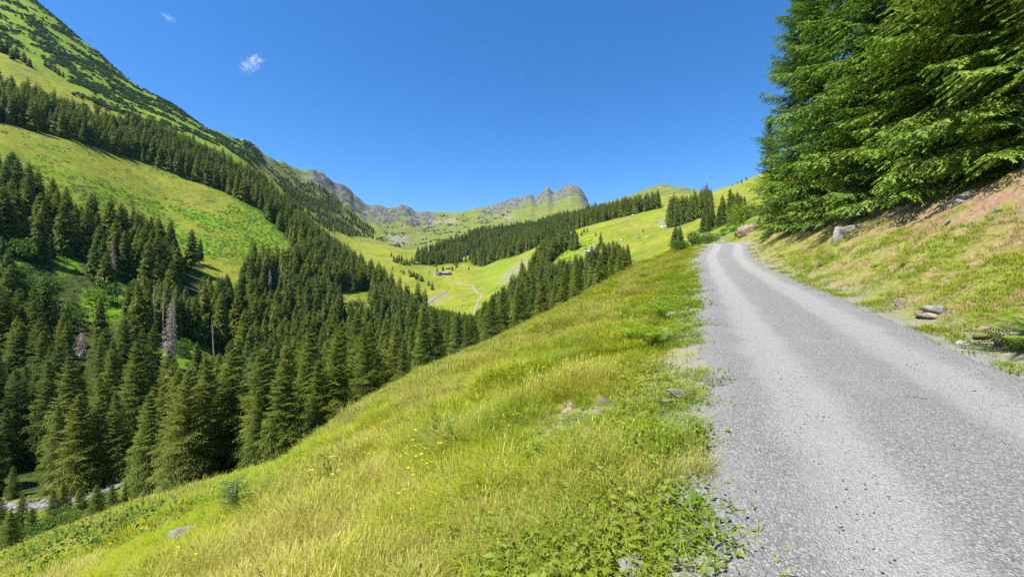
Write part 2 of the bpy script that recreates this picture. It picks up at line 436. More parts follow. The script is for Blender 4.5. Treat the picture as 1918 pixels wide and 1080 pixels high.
def road_mat():
    m, nt = mat_new('crushed grey gravel'); b = NB(nt); p = b.pos()
    t = b.attr('track').outputs['Fac']      # 1 on the two wheel lines
    n1 = b.noise(p, 1.1, 5, 0.6); n2 = b.noise(p, 60, 5, 0.75); n3 = b.noise(p, 14, 6, 0.7)
    v = b.n('ShaderNodeTexVoronoi'); v.inputs['Scale'].default_value = 85; b.l(p, v.inputs['Vector'])
    st = b.n('ShaderNodeSeparateColor'); b.l(v.outputs['Color'], st.inputs[0])
    loose = b.mix(b.fr(n2, 0.35, 0.65), (0.12, 0.119, 0.115), (0.265, 0.262, 0.252))
    loose = b.mix(b.fr(st.outputs[0], 0.76, 0.95, 0, 0.65), loose, (0.40, 0.395, 0.38))
    packed = b.mix(b.fr(n2, 0.3, 0.7), (0.225, 0.223, 0.214), (0.335, 0.332, 0.32))
    packed = b.mix(b.fr(st.outputs[1], 0.82, 0.97, 0, 0.55), packed, (0.40, 0.395, 0.38))
    packed = b.mix(b.fr(st.outputs[2], 0.84, 0.97, 0, 0.4), packed, (0.12, 0.12, 0.118))
    f = b.math('ADD', b.math('MULTIPLY', t, 1.0), b.math('MULTIPLY', b.math('SUBTRACT', b.noise(p, 1.3, 8, 0.75), 0.5), 0.8))
    c = b.mix(b.fr(f, 0.2, 0.85), loose, packed)
    c = b.mix(b.fr(n1, 0.5, 0.7, 0, 0.35), c, (0.27, 0.26, 0.235))
    c = b.mix(b.fr(n3, 0.55, 0.75, 0, 0.3), c, (0.13, 0.13, 0.13))
    hgt = b.math('ADD', b.math('MULTIPLY', v.outputs['Distance'], -0.5), n3)
    b.out(c, 0.95, 0.12, b.bump(hgt, 0.9, 0.03))
    return m
M_NEAR, M_FAR, M_ROAD = near_ground_mat(), far_ground_mat(), road_mat()
M_ALP = far_ground_mat((0.10, 0.155, 0.030), (0.175, 0.195, 0.055), 'high alpine turf')

# ------------------------------------------------------------------ terrain meshes
def grid_faces(nr, nc):
    i = np.arange((nr - 1) * (nc - 1)); r, c = i // (nc - 1), i % (nc - 1)
    a = r * nc + c
    return np.stack([a, a + 1, a + nc + 1, a + nc], 1)
# near ground
def spaced(lo, hi, fine_lo, fine_hi, step, grow):
    a = list(np.arange(fine_lo, fine_hi, step))
    s = step; v = a[-1]
    while v < hi: s *= grow; v += s; a.append(v)
    s = step; v = a[0]; pre = []
    while v > lo: s *= grow; v -= s; pre.append(v)
    return np.array(pre[::-1] + a)
gx = spaced(-75, 60, -5, 9, 0.10, 1.035)
gy = spaced(-14, 52, 0.5, 11, 0.10, 1.035)
X, Yg = np.meshgrid(gx, gy)
Z = h(X, Yg)
S_, P_ = sp(X, Yg); P_ = road_p(S_, P_)
onroad = sm(P_, -0.3, 0.15) * (1 - sm(P_, ROAD_W - 0.15, ROAD_W + 0.3))
Z = Z - 0.05 * onroad
mk = np.zeros(X.shape + (4,))
mk[..., 0] = sm(P_, ROAD_W, ROAD_W + 0.6)
mk[..., 1] = sm(P_, ROAD_W + 2.2, ROAD_W + 4.2) * np.clip(0.15 + 1.5 * fbm(X * 0.35, Yg * 0.35, 77, 3), 0, 1)
mk[..., 1] = np.maximum(mk[..., 1], sm(P_ + 0.9 * fbm(X * 0.3, Yg * 0.3, 79, 3), ROAD_W + 2.9, ROAD_W + 4.2))
edge = np.exp(-(np.minimum(np.abs(P_ + 0.1), np.abs(P_ - ROAD_W - 0.1)) / 0.55) ** 2)
verge = sm(P_, -2.6, -1.2) * (P_ < 0.2) * np.clip(0.35 + 1.9 * fbm(X * 0.9, Yg * 0.9, 91, 3), 0, 1)
mk[..., 2] = np.maximum(edge, verge)
mk[..., 3] = 1
me = mesh_np('ground', np.stack([X, Yg, Z], -1).reshape(-1, 3), grid_faces(*X.shape), M_NEAR)
add_attr(me, 'mask', mk.reshape(-1, 4))
tag(link('ground', me), 'steep sunny alpine meadow and grassy bank beside the gravel road', None, kind='structure')

# forest and land-cover zones, given by where the ground itself lies
def pinterp(px, pts):
    a = np.array(pts, float); return np.interp(px, a[:, 0], a[:, 1])
def inpoly(px, py, poly):
    r = np.zeros(np.shape(px), bool); n = len(poly)
    for i in range(n):
        x1, y1 = poly[i]; x2, y2 = poly[(i + 1) % n]
        c = ((y1 > py) != (y2 > py)) & (px < (x2 - x1) * (py - y1) / ((y2 - y1) + 1e-9) + x1)
        r ^= c
    return r
LOWTOP = [(-400,330),(0,335),(60,375),(130,420),(200,432),(300,468),(375,494),(385,545),(455,535),(475,502),(520,497),(560,492),(600,470),(700,470)]
UPLOW = [(-400,225),(0,230),(150,266),(250,298),(400,352),(480,387),(510,420),(560,470),(600,500)]
UPTOP = [(-400,150),(0,172),(150,226),(250,246),(300,258),(360,276),(430,318),(560,380)]
def edgeY(px):
    return pinterp(px, [(-400,92),(0,91),(150,91),(240,96),(262,90),(290,74),(400,70),(600,70),(700,76),(810,84),(900,90),(1060,100),(1100,120)])
GAPS = [[(150,545),(250,540),(255,600),(160,605)], [(270,640),(390,640),(400,690),(300,700)], [(100,480),(150,480),(150,510),(110,520)], [(640,545),(690,545),(690,580),(645,590)], [(0,470),(40,480),(30,520),(0,520)]]
C_FOREST = [(772,492),(790,478),(830,462),(900,436),(960,424),(1010,418),(1110,405),(1160,398),(1235,383),(1235,390),(1160,408),(1110,420),(1060,436),(1010,460),(985,472),(960,482),(935,486),(905,500),(880,496),(885,488),(860,493),(800,497)]
C_GAP = [[(800,478),(850,462),(920,444),(925,448),(850,470),(805,486)], [(850,488),(900,470),(905,476),(870,490)]]
R_CLUMPS = [
  ('clump', [(915,605),(922,575),(955,552),(980,528),(1010,512),(1050,516),(1100,502),(1150,488),(1178,486),(1181,506),(1130,548),(1060,585),(1000,615),(940,645)]),
  ('clump', [(990,520),(1005,490),(1030,470),(1060,458),(1070,462),(1040,485),(1010,520)]),
  ('rowclump', [(1116,462),(1154,455),(1156,462),(1120,470)]),
  ('cone', [(1068,462),(1083,462),(1083,469),(1068,469)]),
  ('grove', [(1248,418),(1262,402),(1330,384),(1335,392),(1325,402),(1270,425),(1250,427)]),
  ('grove2', [(1304,432),(1330,420),(1395,395),(1395,415),(1350,425),(1318,440)]),
  ('pair', [(1262,466),(1277,458),(1277,467),(1264,472)]),
]
def forest_mask(px, py, Y):
    low = (px < 1100) & (Y > edgeY(px)) & (Y < 640) & (py > pinterp(px, LOWTOP)) & (px < 800)
    low &= ~((px > 560) & (Y > pinterp(px, [(560,660),(600,600),(650,575),(700,500),(750,450),(800,430)])))
    low2 = (px >= 790) & (px < 1085) & (Y > edgeY(px)) & (Y < pinterp(px, [(790,400),(850,350),(900,330),(1000,300),(1085,250)]))
    up = (py < pinterp(px, UPLOW)) & (py > pinterp(px, UPTOP)) & (px < 640) & (Y > 320) & (Y < 760)
    f = low | low2 | up
    for g in GAPS: f &= ~inpoly(px, py, g)
    f |= inpoly(px, py, C_FOREST) & (Y > 600) & ~inpoly(px, py, C_GAP[0]) & ~inpoly(px, py, C_GAP[1])
    for _, poly in R_CLUMPS: f |= inpoly(px, py, poly) & (Y > 100) & (Y < 700)
    return f

# far terrain: rows of constant distance
uu = (np.arange(-400, 2401, 4.0) - 959) / FPX
uu = uu[(uu > -1.66) & (uu < 1.75)]
yy = np.exp(np.linspace(math.log(46), math.log(2700), 430))
U, Yf = np.meshgrid(uu, yy)
Xf = U * Yf
Zf = h(Xf, Yf) - 0.25 * (1 - sm(Yf, 47, 52))
PXf, PYf = proj(Xf, Yf, Zf)
mk = np.zeros(Xf.shape + (4,))
lush = np.zeros(Xf.shape)
LUSH = [([(380,480),(470,485),(560,450),(520,420),(500,390),(440,375),(400,400),(350,390),(300,380),(380,430)], 1.0), ([(60,290),(300,380),(380,470),(300,470),(0,360)], 0.75), ([(1040,470),(1110,440),(1130,470),(1060,490)], 0.8),
        ([(1190,395),(1230,380),(1240,395),(1200,410)], 0.7), ([(1280,470),(1310,430),(1340,440),(1400,400),(1400,430),(1340,452),(1300,475)], 0.9), ([(900,500),(960,490),(1010,520),(930,560)], 0.4),
        ([(860,520),(930,520),(960,500),(900,540)], 0.3), ([(140,480),(390,640),(400,700),(270,690),(100,600)], 1.0), ([(0,470),(160,480),(200,640),(0,640)], 1.0)]
for poly, k in LUSH: lush = np.maximum(lush, inpoly(PXf, PYf, poly) * k * (Yf < 900))
lush = np.maximum(lush, 0.9 * (PXf < 480) * (Yf > 640))
lush = lush * np.clip(0.7 + 0.9 * fbm(Xf / 35, Yf / 35, 55, 3), 0, 1)
fm = forest_mask(PXf, PYf, Yf).astype(float)
scree = np.zeros(Xf.shape)
SCREE = [[(725,440),(760,438),(770,455),(735,460)], [(945,398),(965,398),(955,415),(940,412)], [(470,282),(500,292),(520,318),(490,300)], [(1235,408),(1252,410),(1250,428),(1232,425)], [(800,412),(860,408),(850,420),(810,420)], [(935,520),(985,480),(990,490),(945,535)], [(1090,468),(1120,455),(1118,470),(1095,480)], [(775,578),(800,560),(845,548),(840,556),(800,575),(790,590)],[(1330,450),(1352,438),(1365,446),(1340,454)]]
for poly in SCREE: scree = np.maximum(scree, inpoly(PXf, PYf, poly).astype(float))
def blur2(A): return _blur(_blur(A, 1.3, 0), 1.3, 1)
mk[..., 0] = blur2(lush)
rock = rockmask(PXf, PYf, Yf)
rock = np.maximum(rock, 0.34 * sm(Yf, 1100, 1500) * (PXf > 480) * (PXf < 1110))
mk[..., 1] = rock
mk[..., 2] = blur2(scree)
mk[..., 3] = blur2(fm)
rows_split = int(np.searchsorted(yy, 1080))
V3 = np.stack([Xf, Yf, Zf], -1)
def far_piece(name, r0, r1, label, mt=M_FAR):
    v = V3[r0:r1].reshape(-1, 3)
    me = mesh_np(name, v, grid_faces(r1 - r0, len(uu)), mt)
    add_attr(me, 'mask', mk[r0:r1].reshape(-1, 4))
    tag(link(name, me), label, None, kind='structure')
far_piece('valley_terrain', 0, rows_split + 1, 'green valley floor and pasture slopes')
far_piece('mountain_terrain', rows_split, len(yy), 'rocky green mountain ridges closing the valley', M_ALP)

# ------------------------------------------------------------------ the gravel road
ss = np.concatenate([np.arange(-8, 14, 0.12), np.arange(14, 75, 0.4)])
pp = np.linspace(-0.35, ROAD_W + 0.35, 45)
Sg, Pg = np.meshgrid(ss, pp, indexing='ij')
wob = 0.10 * fbm(Sg * 0.33, Sg * 0 + 3.3, 61, 5, 0.7)
wob2 = 0.10 * fbm(Sg * 0.33, Sg * 0 + 9.3, 67, 5, 0.7)
Pw = Pg + np.where(Pg < ROAD_W / 2, wob * (1 - Pg / ROAD_W * 2), wob2 * (Pg / ROAD_W * 2 - 1))
Pw = np.where(Pw > 0, np.where(Pw < ROAD_W, Pw * road_w(Sg) / ROAD_W, Pw - ROAD_W + road_w(Sg)), Pw) + road_shift(Sg)
Xr = 0.25 + DX * Sg + DY * Pw
Yr = DY * Sg - DX * Pw
q = Pg / ROAD_W
trk = np.exp(-((q - 0.24) / 0.12) ** 2) + np.exp(-((q - 0.77) / 0.13) ** 2)
Zr = h(Xr, Yr) + 0.035 - 0.03 * trk + 0.015 * np.sin(np.clip(q, 0, 1) * np.pi) + 0.012 * fbm(Xr * 1.5, Yr * 1.5, 71, 3)
Zr = Zr - 0.16 * (sm(-Pg, 0.0, 0.35) + sm(Pg, ROAD_W, ROAD_W + 0.35))
me = mesh_np('gravel_road', np.stack([Xr, Yr, Zr], -1).reshape(-1, 3), grid_faces(*Xr.shape)[:, ::-1], M_ROAD)
add_attr(me, 'track', trk.reshape(-1))
tag(link('gravel_road', me), 'grey gravel road with two pale wheel tracks climbing to the bend', None, kind='structure')

def ribbon(name, pts, width, mat, lift, label, step=4.0):
    P = np.array([world_at(a, b) for a, b in pts])
    d = np.concatenate([[0], np.cumsum(np.hypot(*np.diff(P, axis=0).T))])
    t = np.arange(0, d[-1], step)
    x = np.interp(t, d, P[:, 0]); y = np.interp(t, d, P[:, 1])
    k = np.ones(5) / 5
    x = np.convolve(np.pad(x, 2, mode='edge'), k, 'valid'); y = np.convolve(np.pad(y, 2, mode='edge'), k, 'valid')
    tx, ty = np.gradient(x), np.gradient(y); ln = np.hypot(tx, ty) + 1e-9
    nx, ny = -ty / ln, tx / ln
    w = width * (0.5 + 0.12 * pn(t * 0.07, t * 0, 5))
    rows = []
    for q in (-1.15, -1, -0.33, 0.33, 1, 1.15):
        xx, y2 = x + nx * w * q, y + ny * w * q
        rows.append(np.stack([xx, y2, h(xx, y2) + (lift if abs(q) <= 1 else -lift)], -1))
    v = np.stack(rows, 1)
    o = link(name, mesh_np(name, v.reshape(-1, 3), grid_faces(len(t), 6), mat))
    tag(o, label, None, kind='structure')
    return x, y
M_TRACK = simple('pale track gravel', (0.21, 0.20, 0.15), (0.29, 0.27, 0.21), 0.3)
M_CREEK = simple('creek gravel', (0.11, 0.105, 0.105), (0.26, 0.25, 0.25), 0.6, dist=0.3)
ribbon('valley_track', [(820,770),(828,720),(845,660),(868,610),(885,585),(893,520),(905,490),(897,455),(893,425),(888,400),(890,380)], 2.2, M_TRACK, 0.3, 'pale track curving down the valley from the huts')
ribbon('creek_bed', [(-260,104),(-120,95),(0,88),(80,86),(150,87),(225,92),(262,104),(290,130),(330,160)], 2.5, M_CREEK, 0.3, 'stony grey creek bed at the foot of the meadow', 2.0)
ribbon('creek_gravel', [(783,440),(795,470),(812,520),(838,560)], 4.5, M_CREEK, 0.4, 'grey gravel bars of the creek on the valley floor')


# ------------------------------------------------------------------ plant builders
def unit(a):
    return a / (np.linalg.norm(a, axis=-1, keepdims=True) + 1e-9)
UP = np.array([0, 0, 1.0])
def rhombi(acc, o, d, L, W, tip0, tip1, droop, rng, roll=0.5, mid=0.45):
    """flat needle sprays: 4 verts each; o,d (...,3); L,W,tip0,tip1 (...)"""
    o = o.reshape(-1, 3); d = unit(d.reshape(-1, 3)); L = np.broadcast_to(L, o.shape[:1] if np.ndim(L) == 0 else np.shape(L)).reshape(-1)
    n = len(o)
    W = np.broadcast_to(W, (n,)) if np.ndim(W) == 0 else W.reshape(-1)
    tip0 = np.broadcast_to(tip0, (n,)) if np.ndim(tip0) == 0 else tip0.reshape(-1)
    tip1 = np.broadcast_to(tip1, (n,)) if np.ndim(tip1) == 0 else tip1.reshape(-1)
    side = unit(np.cross(d, UP) + rng.normal(0, 0.05, (n, 3)))
    nrm = np.cross(side, d)
    a = rng.normal(0, roll, n)[:, None]
    sd = side * np.cos(a) + nrm * np.sin(a)
    m = o + d * (L * mid)[:, None]
    e = o + d * L[:, None] - UP * (L * droop)[:, None]
    w = (W * 0.5)[:, None]
    v = np.stack([o, m + sd * w, e, m - sd * w], 1).reshape(-1, 3)
    b = np.arange(n)[:, None] * 4
    f = np.concatenate([b + [0, 1, 2], b + [0, 2, 3]], 0)
    t = np.stack([tip0, (tip0 + tip1) / 2, tip1, (tip0 + tip1) / 2], 1).reshape(-1)
    acc.add(v, f, t)
def spruce_crown(seed, H, RB, z0, dz, nper, K, mat, name, M=0, tw=0.3, shape=0.8, thin=1.0, upturn=0.12, tl=0.42, ragged=0.2, low_droop=0.45):
    rng = np.random.default_rng(seed)
    acc = Acc()
    zs, ph, Ls = [], [], []
    z = z0
    while z < H - 0.25:
        f = (z - z0) / (H - z0)
        n = max(3, int(round(nper * (1 - 0.35 * f))))
        a0 = rng.uniform(0, 6.28)
        for k in range(n):
            if rng.random() < 0.06: continue
            zs.append(z + rng.normal(0, dz * 0.3)); ph.append(a0 + k * 6.283 / n + rng.normal(0, 0.22))
            l = RB * (max(0.0, 1 - f) ** shape) * min(1, 0.72 + 2.2 * f) * rng.uniform(1 - ragged * 1.4, 1 + ragged)
            Ls.append(max(l, 0.22))
        z += dz * (1 - 0.35 * f) * rng.uniform(0.85, 1.15)
    zs = np.array(zs); ph = np.array(ph); Ls = np.array(Ls); B = len(zs)
    fr = np.clip((zs - z0) / (H - z0), 0, 1)
    e0 = 0.15 + 0.75 * fr ** 1.5 + rng.normal(0, 0.08, B)          # steeper near the top
    dr = low_droop * (1 - fr) + 0.12 + rng.normal(0, 0.06, B)
    out = np.stack([np.cos(ph), np.sin(ph), 0 * ph], -1); side = np.stack([-np.sin(ph), np.cos(ph), 0 * ph], -1)
    ts = (np.arange(K) + 0.55) / K
    def spine(t):
        t = np.asarray(t)
        zc = e0[:, None] * t - dr[:, None] * 1.7 * t ** 2 + (dr[:, None] * 0.55 + upturn) * t ** 3
        r = t * (1 - 0.06 * t)
        return np.stack([out[:, None, 0] * r * Ls[:, None], out[:, None, 1] * r * Ls[:, None], zs[:, None] + zc * Ls[:, None]], -1)
    tt = np.broadcast_to(ts, (B, K)) + rng.normal(0, 0.2 / K, (B, K)); tt = np.clip(tt, 0.04, 0.98)
    O = spine(tt)                                                    # B,K,3
    D = unit(spine(tt + 0.03) - spine(tt - 0.03))
    prof = (0.35 + 1.0 * np.sin(np.clip(tt * 1.05, 0, 1) * np.pi) ** 0.8) * (1 - 0.35 * tt)
    for sgn in (-1, 1):
        ang = rng.normal(0.95, 0.14, (B, K))
        l = Ls[:, None] * tl * prof * rng.uniform(0.7, 1.2, (B, K)) + 0.10
        d = D * np.cos(ang)[..., None] + sgn * side[:, None] * np.sin(ang)[..., None] - UP * (0.15 + 0.35 * (1 - fr)[:, None, None] * rng.uniform(0.3, 1.2, (B, K, 1)))
        d = unit(d)
        if M == 0:
            rhombi(acc, O, d - UP * 0.25, l, l * tw * thin, tt * 0.45, 0.35 + tt * 0.65, 0.2, rng, 0.9)
        else:
            us = (np.arange(M) + 0.6) / M
            o2 = O[:, :, None] + d[:, :, None] * (l[..., None] * us)[..., None] - UP * (l[..., None] * us ** 2 * 0.16)[..., None]
            s2 = unit(np.cross(d, UP))
            tb = np.broadcast_to((tt * 0.5)[..., None] + 0.3 * us, o2.shape[:3])
            te = np.clip(tb + 0.3, 0, 1)
            for s3 in (-1, 1):
                a2 = rng.normal(0.8, 0.2, o2.shape[:3])
                d2 = d[:, :, None] * np.cos(a2)[..., None] + s3 * s2[:, :, None] * np.sin(a2)[..., None] - UP * rng.uniform(-0.05, 0.4, o2.shape[:3] + (1,))
                l2 = np.minimum(0.09 + 0.24 * l[..., None] * (1.05 - us), 0.26) * rng.uniform(0.7, 1.25, o2.shape[:3])
                rhombi(acc, o2, d2, l2, 0.016 + l2 * tw, tb, te, 0.1, rng, 0.75)
            rhombi(acc, O + d * (l * 0.85)[..., None] - UP * (l * 0.11)[..., None], d, 0.09 + 0.12 * l, 0.02 + l * 0.05, tt * 0.6 + 0.3, 0.4 + 0.6 * tt, 0.1, rng, 0.4)
            rhombi(acc, O, d, l, 0.02 + l * 0.03, tt * 0.2, 0.3 + tt * 0.4, 0.14, rng, 0.4)
    # bough spine and tip
    for k in range(4):
        a = spine(np.full((B, 1), k / 4.0 + 0.02))[:, 0]; c = spine(np.full((B, 1), min(1.0, (k + 1.25) / 4.0)))[:, 0]
        ln = np.linalg.norm(c - a, axis=-1)
        rhombi(acc, a, c - a, ln, np.maximum(0.02, ln * (0.10 if M else 0.22) * thin), k / 5.0 + 0 * ln, 0.25 + k / 4.0 + 0 * ln, 0.0, rng, 0.3)
    # leader
    n = 10
    o = np.stack([np.zeros(n), np.zeros(n), H - 0.9 + 0.85 * np.arange(n) / n], -1)
    a = rng.uniform(0, 6.28, n)
    rhombi(acc, o, np.stack([np.cos(a), np.sin(a), np.full(n, 1.3)], -1), np.full(n, 0.34), 0.09, 0.4, 0.9, 0, rng)
    return acc.mesh(name, mat)
def tube(acc, pts, rad, sides=7, a=0.0):
    pts = np.asarray(pts, float); n = len(pts)
    t = unit(np.gradient(pts, axis=0)); ref = np.where(np.abs(t[:, 2:3]) > 0.9, [[1.0, 0, 0]], [[0, 0, 1.0]])
    u = unit(np.cross(t, ref)); w = np.cross(t, u)
    ang = np.arange(sides) / sides * 2 * np.pi
    ring = pts[:, None] + (u[:, None] * np.cos(ang)[None, :, None] + w[:, None] * np.sin(ang)[None, :, None]) * np.asarray(rad)[:, None, None]
    f = []
    for i in range(n - 1):
        for j in range(sides):
            q = (i * sides + j, i * sides + (j + 1) % sides, (i + 1) * sides + (j + 1) % sides, (i + 1) * sides + j)
            f.append((q[0], q[1], q[2])); f.append((q[0], q[2], q[3]))
    acc.add(ring.reshape(-1, 3), f, a)
def trunk_mesh(name, H, r, mat, lean=0.0, seed=0, sides=7):
    rng = np.random.default_rng(seed); acc = Acc()
    zs = np.array([-1.5, 0, 0.3, H * 0.15, H * 0.4, H * 0.7, H * 0.985])
    rr = r * np.array([1.5, 1.35, 1.1, 0.95, 0.7, 0.4, 0.06])
    pts = np.stack([lean * zs * zs / H + rng.normal(0, 0.02, 7), rng.normal(0, 0.02, 7), zs], -1)
    tube(acc, pts, rr, sides)
    return acc.mesh(name, mat)
def leaf_cloud(name, seed, blobs, n, size, mat, shell=0.55, elong=1.5):
    """blobs: (x,y,z,rx,ry,rz)"""
    rng = np.random.default_rng(seed); acc = Acc()
    w = np.array([b[3] * b[4] + b[3] * b[5] for b in blobs]); w = w / w.sum()
    for b, ww in zip(blobs, w):
        k = max(6, int(n * ww))
        d = unit(rng.normal(0, 1, (k, 3))); r = (shell + (1 - shell) * rng.random(k) ** 0.6) * (1 + 0.25 * pn(d[:, 0] * 2.2 + b[0], d[:, 1] * 2.2 + d[:, 2], seed))
        o = np.array(b[:3]) + d * r[:, None] * np.array(b[3:])
        dirv = unit(d + rng.normal(0, 0.7, (k, 3)) - UP * 0.2)
        l = size * rng.uniform(0.6, 1.3, k)
        rhombi(acc, o, dirv, l, l / elong, np.clip(r - 0.6, 0, 1), np.clip((r - 0.4), 0, 1), 0.15, rng, 1.0)
    return acc.mesh(name, mat)

# spruce meshes: (H, crown, trunk)
MID = []
for i, (Hh, rb, zz, shp, rg) in enumerate([(22, 4.9, 1.2, 0.70, 0.24), (24, 4.4, 2.6, 0.62, 0.32), (20, 5.0, 0.7, 0.8, 0.22), (23, 3.9, 4.0, 0.56, 0.34), (18, 4.6, 0.4, 0.75, 0.24)]):
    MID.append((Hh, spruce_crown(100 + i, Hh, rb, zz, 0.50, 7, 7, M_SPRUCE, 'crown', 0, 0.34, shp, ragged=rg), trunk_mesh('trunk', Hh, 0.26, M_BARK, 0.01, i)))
MIDH = []
for i, (Hh, rb, zz, shp, rg) in enumerate([(22, 5.0, 0.9, 0.70, 0.26), (20, 5.2, 0.6, 0.8, 0.24), (24, 4.4, 1.6, 0.60, 0.34)]):
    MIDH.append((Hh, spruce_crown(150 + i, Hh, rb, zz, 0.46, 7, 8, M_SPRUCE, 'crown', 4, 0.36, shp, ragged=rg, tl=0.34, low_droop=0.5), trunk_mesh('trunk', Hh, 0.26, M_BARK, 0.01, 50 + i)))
FAR = []
for i, (Hh, rb, zz, shp) in enumerate([(20, 4.7, 0.8, 0.70), (22, 4.3, 1.5, 0.64), (18, 4.8, 0.5, 0.8), (21, 3.9, 2.0, 0.58)]):
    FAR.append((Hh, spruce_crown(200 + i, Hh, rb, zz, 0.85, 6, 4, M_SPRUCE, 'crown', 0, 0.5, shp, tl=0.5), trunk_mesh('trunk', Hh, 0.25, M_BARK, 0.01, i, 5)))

def tree_object(proto, x, y, z, H, rot, label, group=None, wide=1.0, name='spruce_tree', cat='tree'):
    Hh, crown, trunk = proto
    o = bpy.data.objects.new(name, None); COL.objects.link(o)
    s = H / Hh
    o.location = (x, y, z - 0.15); o.rotation_euler = (random.gauss(0, 0.022), random.gauss(0, 0.022), rot); o.scale = (s * wide, s * wide, s)
    o.empty_display_size = 0.5
    link('trunk', trunk, o); link('crown', crown, o)
    return tag(o, label, cat, group)

def scatter(name, objs, pts, rot, scl, idx, label, kind='stuff'):
    """one object holding many uncountable small instances; objs: list of meshes"""
    c = bpy.data.collections.new(name + '_source')
    for k, m in enumerate(objs):
        c.objects.link(bpy.data.objects.new('source_%s_%02d' % (name, k), m))
    me = bpy.data.meshes.new(name)
    me.vertices.add(len(pts)); me.vertices.foreach_set('co', np.asarray(pts, np.float32).ravel())
    a = me.attributes.new('rot', 'FLOAT_VECTOR', 'POINT'); a.data.foreach_set('vector', np.asarray(rot, np.float32).ravel())
    scl = np.asarray(scl, np.float32)
    if scl.ndim == 1: scl = np.repeat(scl[:, None], 3, 1)
    a = me.attributes.new('scl', 'FLOAT_VECTOR', 'POINT'); a.data.foreach_set('vector', scl.ravel())
    a = me.attributes.new('idx', 'INT', 'POINT'); a.data.foreach_set('value', np.asarray(idx, np.int32))
    o = link(name, me)
    ng = bpy.data.node_groups.new(name, 'GeometryNodeTree')
    ng.interface.new_socket('Geometry', in_out='INPUT', socket_type='NodeSocketGeometry')
    ng.interface.new_socket('Geometry', in_out='OUTPUT', socket_type='NodeSocketGeometry')
    gi = ng.nodes.new('NodeGroupInput'); go = ng.nodes.new('NodeGroupOutput')
    ip = ng.nodes.new('GeometryNodeInstanceOnPoints'); ci = ng.nodes.new('GeometryNodeCollectionInfo')
    ci.inputs['Collection'].default_value = c
    ci.inputs['Separate Children'].default_value = True; ci.inputs['Reset Children'].default_value = True
    ip.inputs['Pick Instance'].default_value = True
    def na(nm, dt):
        n = ng.nodes.new('GeometryNodeInputNamedAttribute'); n.data_type = dt; n.inputs['Name'].default_value = nm
        return n.outputs['Attribute']
    L = ng.links.new
    L(gi.outputs[0], ip.inputs['Points']); L(ci.outputs[0], ip.inputs['Instance'])
    L(na('idx', 'INT'), ip.inputs['Instance Index'])
    e = ng.nodes.new('FunctionNodeEulerToRotation'); L(na('rot', 'FLOAT_VECTOR'), e.inputs[0]); L(e.outputs[0], ip.inputs['Rotation'])
    L(na('scl', 'FLOAT_VECTOR'), ip.inputs['Scale']); L(ip.outputs[0], go.inputs[0])
    md = o.modifiers.new('scatter', 'NODES'); md.node_group = ng
    return tag(o, label, None, kind=kind)

# ------------------------------------------------------------------ where the trees stand
def Y_at(px, py, y0, y1):
    ys = np.exp(np.linspace(math.log(y0), math.log(y1), 400))
    x = (px - 959) / FPX * ys
    g = 540 - FPX * (h(x, ys) - CAM_Z) / ys
    k = np.argmax(g <= py) if (g <= py).any() else len(ys) - 1
    return float(ys[k])
def hit(px, py, y0=1.2, y1=70.0):
    ys = np.exp(np.linspace(math.log(y0), math.log(y1), 1500))
    x = (px - 959) / FPX * ys
    g = h(x, ys); rz = CAM_Z + ys * (540 - py) / FPX
    k = int(np.argmax(g >= rz)) if (g >= rz).any() else len(ys) - 1
    return float(x[k]), float(ys[k]), float(g[k])
TREES = []      # x, y, z, H, wide, zone, proto, rot
def jgrid(ylo, yhi, ulo, uhi, step):
    xs = np.arange(ulo * yhi, uhi * yhi, step); ys = np.arange(ylo, yhi, step)
    Xg, Yg2 = np.meshgrid(xs, ys)
    Xg = Xg + RNG.uniform(-0.46, 0.46, Xg.shape) * step; Yg2 = Yg2 + RNG.uniform(-0.46, 0.46, Xg.shape) * step
    k = (Xg / Yg2 > ulo) & (Xg / Yg2 < uhi) & (Yg2 > ylo)
    return Xg[k], Yg2[k]
